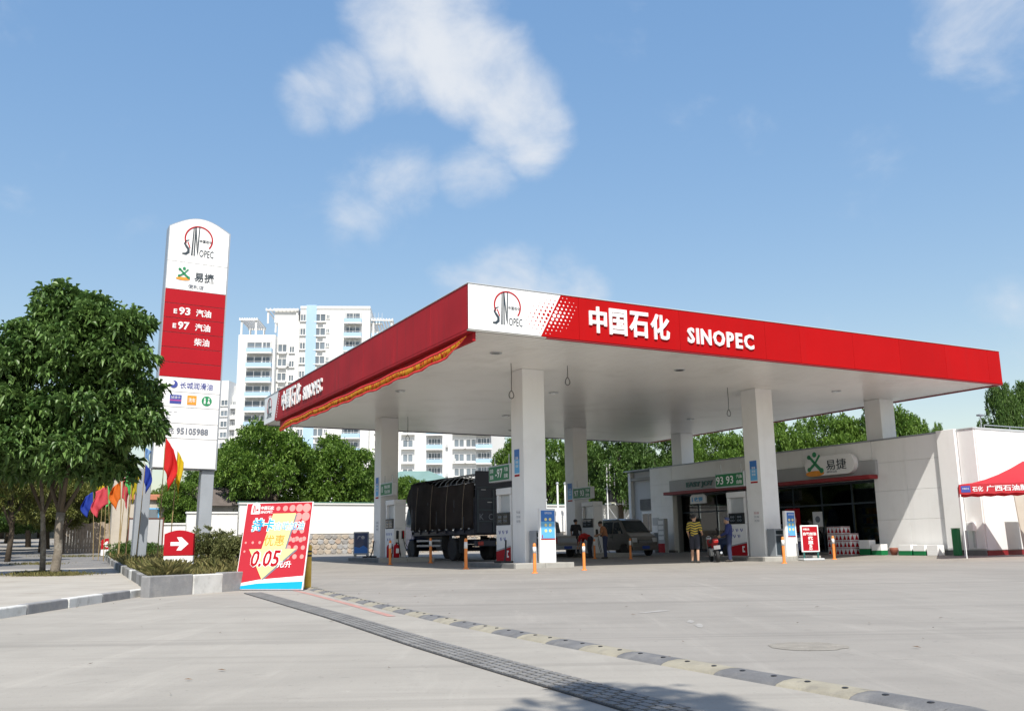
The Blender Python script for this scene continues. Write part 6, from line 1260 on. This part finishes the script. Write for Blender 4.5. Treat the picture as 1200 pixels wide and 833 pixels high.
big = [((-.5, 0, 5.2), (1.75, 1.6, 1.8)), ((.5, -.1, 6.3), (1.35, 1.3, 1.3)), ((-.6, -.1, 7.0), (1.0, 1.0, .95)), ((1.1, .0, 6.7), (.95, 1.0, .9)), ((-1.7, -.1, 6.0), (1.1, 1.1, 1.0)), ((-2.2, .1, 4.9), (.95, 1.0, 1.0)), ((1.35, 0, 5.3), (1.05, 1.1, 1.05)), ((1.5, .1, 4.3), (.9, .9, .8)), ((.7, -.4, 4.3), (1.3, 1.2, 1.0)), ((-1.5, -.4, 3.9), (1.1, 1.1, .9)), ((1.5, -.1, 3.75), (.7, .8, .55)), ((1.85, .1, 4.0), (.6, .6, .5)), ((.2, -.3, 3.2), (1.1, 1.0, .6)), ((-1.0, -.3, 3.1), (1.0, 1.0, .6)), ((-2.2, -.1, 3.6), (.8, .8, .6)), ((.2, .8, 3.3), (1.2, .8, .6)), ((-.6, -.6, 3.3), (1.3, .9, .75)), ((.6, .4, 2.9), (.9, .9, .5)), ((-1.4, .3, 2.9), (.9, .9, .5)), ((-2.7, 0, 4.3), (.9, .9, 1.0)), ((-2.6, 0, 5.4), (.8, .9, .8))]
lobes = []; rl_ = random.Random(3)
for (c, rr) in big:                      # tufts of whorls standing off the crown, with dark gaps between
    for i in range(8):
        a_ = rl_.uniform(0, 6.28); e = math.asin(rl_.uniform(-.45, 1)); q = rl_.uniform(.70, .90); w_ = rl_.uniform(.34, .58)
        lobes.append(((c[0] + rr[0] * q * math.cos(a_) * math.cos(e), c[1] + rr[1] * q * math.sin(a_) * math.cos(e), c[2] + rr[2] * q * math.sin(e)), (w_, w_, w_ * .72)))
link('crown', crown('inner_crown', big, 2000, 8, .22, LF['main'], 12, .2, .8), mt)
link('crown', crown('crown', lobes, 3500, 11, .25, LF['main'], 11, .30, .15), mt)
# young tree just behind it
yt = thing('young_tree', 'young slender tree with yellow green leaves behind the big tree trunk', 'tree', (-13.67, 27.78, hgt(-13.67, 27.78) + .12))
mb = MB(); mb.tube([(0, 0, -.1), (-.04, 0, .8), (-.12, 0, 1.6), (-.25, 0, 2.6), (-.3, 0, 3.6)], [.09, .075, .065, .05, .02], 9); mb.build('trunk', M_['bark'], yt, smooth=True)
for tp in ((-1.3, .3, 3.4), (.6, .2, 3.2), (-.8, -.5, 3.8), (.1, .6, 3.6)): mb = MB(); mb.tube([(-.12, 0, 1.7), ((tp[0] - .12) / 2, tp[1] / 2, 2.7), tp], [.04, .03, .01], 6); mb.build('branch', M_['bark_dark'], yt)
link('crown', crown('crown', [((-1.2, .2, 3.2), (1.0, 1, .7)), ((.3, .1, 3.2), (1.0, 1, .7)), ((-.5, 0, 3.9), (1.1, 1, .8)), ((-1.9, .2, 2.7), (.7, .7, .5))], 520, 10, .16, LF['yel'], 21, .3, .3), yt)

# crowns for the trees farther off, shared
BG = []
for k, key in enumerate(['bg', 'bg', 'dark', 'yel']):
    r = np.random.default_rng(50 + k); lb = [((0, 0, 1.1), (.60, .60, .62))]
    for i in range(44):
        a_, e = r.uniform(0, 6.28), math.asin(r.uniform(-.75, 1)); w_ = r.uniform(.17, .30); q = r.uniform(.72, .88)
        lb.append(((q * .86 * math.cos(a_) * math.cos(e), q * .86 * math.sin(a_) * math.cos(e), 1.05 + q * .82 * math.sin(e)), (w_, w_, w_ * .72)))
    BG.append(crown('crown', lb, 2900, 9, .070, LF[key], 60 + k, .35, .12, droop=.12))
def tree(lab, x, y, h, rad, k, grp='trees behind the back wall', z=None, low=.0, cat='tree', name='background_tree'):
    t = thing(name, lab, cat, (x, y, hgt(x, y) if z is None else z), random.uniform(0, 6.28), grp)
    mb = MB(); mb.tube([(0, 0, -.3), (.1, .05, h * .25), (.0, .1, h * .5), (0, 0, h * .75)], [rad * .075, rad * .06, rad * .045, .03], 9); mb.build('trunk', M_['bark_dark'], t, smooth=True)
    for i in range(4):
        a_ = i * 1.6 + random.random(); mb = MB(); mb.tube([(.05, .05, h * .3), (rad * .3 * math.cos(a_), rad * .3 * math.sin(a_), h * .5), (rad * .65 * math.cos(a_), rad * .65 * math.sin(a_), h * .68)], [rad * .035, rad * .025, .02], 6); mb.build('branch', M_['bark_dark'], t)
    o = link('crown', BG[k], t); o.scale = (rad, rad, h / 1.9 * (1 - low)); o.location = (0, 0, h * low); o.rotation_euler = (0, 0, random.uniform(0, 6.28)); return t
def px_at(u, v, y):                       # a place given by its bearing and its distance
    U, V = u - 600, 416.5 - v; d = fwd * 1098.5 + cx * U + cy * V; s = y / d.y; return d.x * s, CAMH + d.z * s
def bg_tree(lab, u, top, y, wpx, k, grp='trees behind the back wall', **kw):
    x, zt = px_at(u, top, y); z0 = hgt(x, y); tree(lab, x, y, (zt - z0) * 1.0, wpx / 2 * y / 1098, k, grp, **kw)
for a in [('broad bright green tree behind the wall left of the canopy, the tallest there', 318, 484, 66, 130, 0), ('green tree behind the wall close to the left canopy edge', 395, 508, 68, 110, 1), ('rounded green tree behind the red board wall', 272, 512, 70, 90, 1), ('dark green tree between the pylon and the big left tree mass', 232, 548, 72, 80, 2), ('low green tree behind the right pylon post', 207, 556, 61.5, 66, 0),
          ('green tree seen between the rear left column and the truck', 478, 552, 70, 70, 0), ('pale green tree over the truck roof', 598, 512, 78, 62, 1), ('green tree right of the front column', 640, 505, 72, 80, 0), ('dark dense tree behind the pipe rack', 722, 488, 70, 100, 2), ('green tree left of the dark dense tree', 680, 500, 76, 70, 1), ('dark tree behind the shop left end', 785, 496, 78, 80, 2),
          ('green tree above the shop roof left of the front right column', 838, 496, 72, 90, 0), ('bright green tree over the shop roof right of the front right column', 905, 484, 72, 95, 1), ('green tree over the shop roof in the middle', 965, 474, 74, 100, 0), ('tall green tree behind the right rear column', 1030, 462, 72, 105, 1), ('light green tree at the right end over the shop roof', 1072, 478, 80, 60, 0), ('low tree top peeping over the parapet corner', 1098, 494, 90, 40, 1),
          ('dark green tree at the right picture edge beyond the shop', 1166, 446, 70, 62, 2), ('second dark green tree cut by the right picture edge', 1204, 444, 76, 80, 2), ('low green tree right of the rear middle column behind the wall', 748, 540, 72, 50, 0), ('green tree behind the wall right of the rear left column', 440, 540, 80, 80, 1)]: bg_tree(*a)
SG = 'trees along the street on the left'
for a in [('yellow green street tree left of the big tree', 20, 520, 44, 95, 3), ('shady street tree at the far left', -25, 500, 56, 140, 2), ('street tree behind the big trunk', 78, 556, 58, 80, 3), ('dark street tree farther down the road', 40, 560, 78, 90, 2), ('dark tree at the end of the street', 5, 575, 100, 110, 2), ('tree beyond the plank fence', 118, 560, 85, 80, 2), ('dark tree beyond the end house', 60, 580, 125, 130, 2), ('yellow green tree behind the gate pier', 160, 575, 78, 60, 3), ('shady tree across the street', -70, 540, 75, 120, 2)]: bg_tree(*a, grp=SG, low=.06)
for a in [('shady tree beside the road at the left picture edge', -70, 500, 36, 150, 2), ('second shady roadside tree past the left picture edge', -60, 520, 48, 150, 2), ('very dark low tree at the near street side', -5, 560, 66, 110, 2), ('dark bushy tree behind the young tree', 62, 570, 72, 70, 2), ('low dark tree mass left of the far booth', 50, 588, 104, 80, 2), ('dark tree at the far street side left of the booth', 10, 598, 88, 70, 2), ('dark tree behind the far booth', 95, 592, 100, 60, 2), ('dark tree between booth and plank fence', 120, 585, 80, 60, 2), ('yellow green tree overhanging the pavement far back', 55, 548, 62, 70, 3), ('yellow green low tree right of the fence', 100, 566, 70, 60, 3)]: bg_tree(*a, grp=SG)
bg_tree('dark tree hiding the street end at the left edge', 12, 585, 135, 120, 2, SG)
# wood on the far side of the road, one mass
rw = random.Random(8); lb = []
for i in range(90):
    b = 20 + i * 1.7; a = -15 + rw.uniform(-3, 3) - max(0, b - 110) * .1; p = W(a, b); h_ = rw.uniform(3.0, 5.0); lb.append(((p.x, p.y, hgt(p.x, p.y) + h_ * .8), (rw.uniform(2.2, 3.4), rw.uniform(2.2, 3.4), h_ * .85)))
tag(link('far_wood', crown('far_wood', lb, 5200, 8, .55, LF['dark'], 77, .3, .2, droop=.12)), 'dark wood across the road on the left', kind='stuff')
# tree over the photographer, only its shade shows on the apron
x, y = 3.6, -1.6
nt_ = thing('roadside_tree', 'roadside tree whose shade falls on the near apron', 'tree', (x, y, 0)); mb = MB(); mb.tube([(0, 0, -.2), (0, 0, 3.5), (-1.5, .6, 6)], [.2, .16, .06], 9); mb.build('trunk', M_['bark'], nt_); link('crown', crown('crown', [((-2.5, 1.1, 7.6), (.42, .40, .4)), ((-2.28, .72, 7.7), (.36, .4, .3)), ((-2.85, .65, 7.6), (.3, .35, .3))], 62, 9, .20, LF['main'], 31, .2, .3), nt_)

# shrubs and grass in the planter
def shrub(lab, x, y, dz, rx, h, key, seed, n=420, ll=.085):
    t = thing('shrub', lab, 'shrub', (x, y, hgt(x, y) + dz)); r = random.Random(seed)
    lb = [((r.uniform(-.6, .6) * rx, r.uniform(-.4, .4) * rx, h * r.uniform(.4, .72)), (rx * r.uniform(.35, .55), rx * r.uniform(.3, .5), h * r.uniform(.22, .36))) for _ in range(8)] + [((0, 0, h * .35), (rx, rx * .7, h * .36))]
    link('foliage', crown('foliage', lb, n, 9, ll, LF[key], seed, .5, .3, droop=.15), t); mb = MB()
    for i in range(6): mb.tube([(r.uniform(-.3, .3) * rx, r.uniform(-.3, .3) * rx, -.05), (r.uniform(-.6, .6) * rx, r.uniform(-.4, .4) * rx, h * .7)], .012, 5)
    mb.build('stems', M_['bark_dark'], t); return t
shrub('bushy green shrub in the planter between the arrow sign and the red board', *px_at(252, 650, 22.3)[:1], 22.3, .29, .80, .98, 'shrub', 3, 1000, .065)
shrub('smaller dry shrub behind the red board in the planter corner', *px_at(274, 650, 21.6)[:1], 21.6, .29, .5, .85, 'shrub', 4, 500, .06)
shrub('dark green shrub by the left pylon post', *px_at(152, 640, 38)[:1], 38, .29, .9, .75, 'dark', 5)
shrub('low green shrub by the right pylon post', *px_at(228, 645, 33)[:1], 33, .29, .95, .75, 'shrub', 6)
shrub('clipped green shrub farther back in the planter by the notice board', *px_at(170, 640, 47)[:1], 47, .29, 1.2, .7, 'dark', 7)
def grass(name, lab, pts, hts, seed):
    r = np.random.default_rng(seed); P = np.array(pts); D = np.stack([r.normal(0, .35, len(P)), r.normal(0, .35, len(P)), np.ones(len(P))], 1); L = np.array(hts)
    o = link(name, leaf_mesh(name, P, D, L, np.maximum(.008, L * .05), LF['grass'], .25, .1, seed)); return tag(o, lab, kind='stuff')
r = np.random.default_rng(9); pts, hts = [], []
for i in range(24000):
    b = 17.7 + r.random() ** 1.9 * 40; a = planter_a(b) + .1 + r.random() ** 1.3 * max(.05, min(pl_r(b) - planter_a(b) - .2, 2.8)); n_ = math.sin(a * 3.1) * math.cos(b * 1.7) + math.sin(a * 7.3 + b * 2.1) * .5
    if abs(a - 3.45) < .5 and 20.2 < b < 21.9 and r.random() < .7: continue
    if r.random() < .28 + .5 * (n_ > -.2): p = W(a, b); pts.append((p.x, p.y, hgt(p.x, p.y) + .29)); hts.append(r.uniform(.08, .36) * (1.4 if n_ > .4 else .8))
grass('planter_grass', 'dry grass and weeds growing in the planter', pts, hts, 12)
pts, hts = [], []
for (gx, gy, sr, n_) in [(TX + .05, TY - .45, .75, 1900), (-13.7, 27.6, .5, 500), (-19.5, 39, .9, 500), (-24, 52, 1.5, 700), (-38, 82, 2, 800)]:
    for i in range(n_): x, y = gx + r.normal(0, sr * .62), gy + r.normal(0, sr * .30); pts.append((x, y, hgt(x, y) + .12)); hts.append(r.uniform(.05, .20))
grass('verge_grass', 'tufts of grass round the tree trunks on the pavement', pts, hts, 13)

# ------------------------------------------------------------------ apartment blocks far behind
WIN = {}
def win_mesh(w, h):
    k = (round(w, 2), round(h, 2))
    if k not in WIN:
        mb = MB()
        for q in ((-w / 2, -w / 2 + .12, -h / 2, h / 2), (w / 2 - .12, w / 2, -h / 2, h / 2), (-w / 2 + .12, w / 2 - .12, h / 2 - .12, h / 2), (-w / 2 + .12, w / 2 - .12, -h / 2, -h / 2 + .12), (-.06, .06, -h / 2 + .12, h / 2 - .12)): mb.box(q[0], q[1], -.14, .02, q[2], q[3])
        p = MB(); p.box(-w / 2 + .12, w / 2 - .12, -.05, .0, -h / 2 + .12, h / 2 - .12); s = MB(); s.box(-w / 2 - .1, w / 2 + .1, -.3, .0, -h / 2 - .14, -h / 2 - .002)
        WIN[k] = (mb.mesh('window', M_['apt_white']), p.mesh('pane', M_['pane']), s.mesh('sill', M_['apt_white']))
    return WIN[k]
def window(parent, x, y, z, w=1.7, h=1.5, full=True):
    a, b, c = win_mesh(w, h); o = link('window', a, parent); o.location = (x, y, z); q = link('pane', b, o)
    if full: link('sill', c, o)
def balcony(parent, x, y, z, w, d=1.3, blue=True):
    o = MB().box(-w / 2, w / 2, -d, 0, -.12, .12).build('balcony', M_['apt_white'], parent); o.location = (x, y, z)
    mb = MB(); mb.box(-w / 2, w / 2, -d, -d + .08, .122, .95); mb.box(-w / 2, -w / 2 + .08, -d + .082, 0, .122, .95); mb.box(w / 2 - .08, w / 2, -d + .082, 0, .122, .95); mb.build('parapet', M_['apt_blue' if blue else 'apt_white'], o)
    mb = MB(); mb.box(-w / 2, w / 2, -d + .01, -d + .05, 1.15, 1.22)
    for i in range(4): mb.box(-w / 2 + i * w / 3.05, -w / 2 + i * w / 3.05 + .06, -d + .01, -d + .05, .952, 2.3)
    mb.build('railing', M_['apt_grey'], o); return o
FL = 3.0; BD = 190.0
bA = thing('apartment_block', 'tall white apartment block with pale blue balconies behind the canopy left edge', 'apartment block', (*[px_at(345, 500, BD)[0]], BD, 0), R(4))
def BX(u): return (u - 345) * BD / 1098.5 * 1.02
ztop = {k: px_at(350, v, BD)[1] for k, v in (('tower', 362), ('left', 396), ('mid', 378))}
MB().box(BX(348), BX(430), 0, 22, -3, ztop['tower']).build('wall', M_['apt_white'], bA)
MB().box(BX(281), BX(323), -3.0, 20, -3, ztop['left']).build('wall', M_['apt_white'], bA); MB().box(BX(323) + .01, BX(348) - .01, -.6, 20, -3, ztop['mid']).build('wall', M_['apt_white'], bA)
MB().box(BX(355), BX(367), -.25, -.005, -3, ztop['tower'] + .8).build('blue_strip', M_['apt_blue'], bA)
MB().box(BX(348), BX(430) , -.15, 22.2, ztop['tower'] + .003, ztop['tower'] + .6).build('parapet', M_['apt_white'], bA)
MB().box(BX(430) + .02, BX(572), 2.5, 22, -3, px_at(500, 470, BD)[1]).build('wall', M_['apt_white'], bA); MB().box(BX(572) + .02, BX(590), 4.5, 20, -3, px_at(580, 500, BD)[1]).build('wall', M_['apt_grey'], bA)
n = 15
for f_ in range(1, n):
    z = ztop['tower'] - 1.9 - f_ * FL + FL
    if z < 6: break
    window(bA, BX(351.5), -.02, z, 1.2, 1.5); window(bA, BX(371.5), -.02, z, 2.3, 1.7); window(bA, BX(380.5), -.02, z + .2, .8, 1.0, False)
    o = MB().box(BX(368.5), BX(375), -.75, -.02, z - 1.1, z - .95).build('bay_ledge', M_['apt_white'], bA)
    rec = MB().box(BX(400), BX(420), -.05, -.004, z - 1.3, z + 1.25).build('recess_shade', M_['apt_grey'], bA); window(bA, BX(410), -.07, z, 3.0, 2.0, False); balcony(bA, BX(410), -.06, z - 1.35, BX(420) - BX(399))  # flat grey panel on the wall paints the shade behind the balcony
    if f_ < 4: balcony(bA, BX(437), 2.4, z - 1.35 + .4, BX(444) - BX(431))
for f_ in range(0, 14):
    z = ztop['left'] - 2.6 - f_ * FL
    if z < 6: break
    rec = MB().box(BX(293), BX(319), -3.06, -3.004, z - 1.3, z + 1.25).build('recess_shade', M_['apt_grey'], bA); window(bA, BX(300), -3.08, z, 3.2, 2.1, False); window(bA, BX(313), -3.08, z, 1.8, 2.1, False); balcony(bA, BX(306), -3.07, z - 1.35, BX(320) - BX(291))  # same painted shade: a grey slab, no real hollow
    if f_ % 3 == 1: MB().box(BX(335), BX(337.5), -1.15, -.62, z - .6, z + .1).build('air_conditioner', M_['apt_grey'], bA, bevel=.04)
    window(bA, BX(329), -.62, z + .3, 1.9, 1.7); window(bA, BX(340), -.62, z, 1.1, 1.4)
    MB().box(BX(325), BX(334), -1.3, -.62, z - .95, z - .8).build('bay_ledge', M_['apt_white'], bA)
for f_ in range(0, 12):
    z = px_at(500, 470, BD)[1] - 2.2 - f_ * FL
    if z < 3: break
    for u in (446, 519, 528): 
        if (f_ + u) % 2: MB().box(BX(u), BX(u + 3), 1.9, 2.49, z - .9, z - .2).build('air_conditioner', M_['apt_grey'], bA, bevel=.04)
    for u in (440, 453): window(bA, BX(u), 2.48, z, 1.6, 1.6)
    for u in (475, 535, 549): window(bA, BX(u), 2.48, z, 2.2, 1.7); MB().box(BX(u) - 1.4, BX(u) + 1.4, 1.6, 2.48, z - 1.25, z - 1.05).build('bay_ledge', M_['apt_white'], bA)
    for u in (506, 424 + 140): MB().box(BX(u - 9), BX(u + 9), 2.43, 2.495, z - 1.3, z + 1.25).build('recess_shade', M_['apt_grey'], bA); window(bA, BX(u), 2.42, z, 2.6, 2.0, False); balcony(bA, BX(u), 2.42, z - 1.35, 3.4)  # grey panels again stand in for balcony shade
def pergola(x0, x1, y0, y1, z, hh, nb):
    for x in (x0 + .3, x1 - .5):
        for y in (y0 + .3, y1 - .5): MB().box(x, x + .35, y, y + .35, z, z + hh).build('pergola_post', M_['apt_white'], bA)
    for k in range(nb): x = x0 + (x1 - x0 - .3) * k / (nb - 1); MB().box(x, x + .28, y0, y1, z + hh + .303, z + hh + .52).build('pergola_beam', M_['apt_white'], bA)
    for y in (y0, y1 - .3): MB().box(x0, x1, y, y + .3, z + hh + .002, z + hh + .30).build('pergola_beam', M_['apt_white'], bA)
pergola(BX(281), BX(302), -3.2, 6, ztop['left'], 3.0, 8); pergola(BX(308), BX(346), -.6, 9, ztop['mid'] - .2, 2.6, 9); MB().box(BX(318), BX(346), 0, 9, ztop['mid'], ztop['mid'] + 3.0).build('stair_house', M_['apt_white'], bA)
pergola(BX(431), BX(457), 0, 12, px_at(440, 392, BD)[1], 3.2, 8); MB().box(BX(431), BX(446), 2.4, 20, px_at(500, 470, BD)[1] + .01, px_at(440, 394, BD)[1]).build('wall', M_['apt_white'], bA)
bB = thing('apartment_block', 'slim distant white block with stacked balconies right of the pylon', 'apartment block', (px_at(262, 500, 260)[0], 260, 0), R(-6))
def BY(u): return (u - 262) * 260 / 1098.5
z1 = px_at(262, 462, 260)[1]; MB().box(BY(240), BY(266), 0, 18, -3, px_at(258, 446, 260)[1]).build('wall', M_['apt_white'], bB); MB().box(BY(266) + .02, BY(273), 3, 18, -3, z1).build('wall', M_['apt_white'], bB); MB().box(BY(266), BY(271), 4, 10, z1 + .01, z1 + 3).build('roof_house', M_['apt_grey'], bB)
for f_ in range(0, 11):
    z = z1 - 2.4 - f_ * FL
    if z < 6: break
    window(bB, BY(262), -.02, z, 2.0, 1.7); window(bB, BY(254), -.02, z, 1.6, 1.5); balcony(bB, BY(269.5), 2.98, z - 1.3, 1.5 * 1.1, 1.2, False); window(bB, BY(269.5), 2.97, z, 1.2, 1.6, False)
bC = thing('tile_roofed_house', 'green hipped roof house below the apartment block between column and truck', 'house', (px_at(475, 560, 110)[0], 110, hgt(0, 110)), R(8))
MB().box(-3.5, 6.0, 0, 8, -2, px_at(475, 569, 110)[1] - hgt(0, 110)).build('wall', M_['wall_white'], bC); zc = px_at(475, 569, 110)[1] - hgt(0, 110)
mb = MB(); mb.add([(-4.2, -.8, zc), (6.7, -.8, zc), (6.7, 8.8, zc), (-4.2, 8.8, zc), (-.5, 4, zc + 2.0), (3.0, 4, zc + 2.0)], [(0, 1, 5, 4), (1, 2, 5), (2, 3, 4, 5), (3, 0, 4), (3, 2, 1, 0)]); mb.build('roof', M_['roof_green'], bC)
for x in (-1.8, .8, 3.4): window(bC, x, -.02, zc - 1.6, 1.5, 1.4)
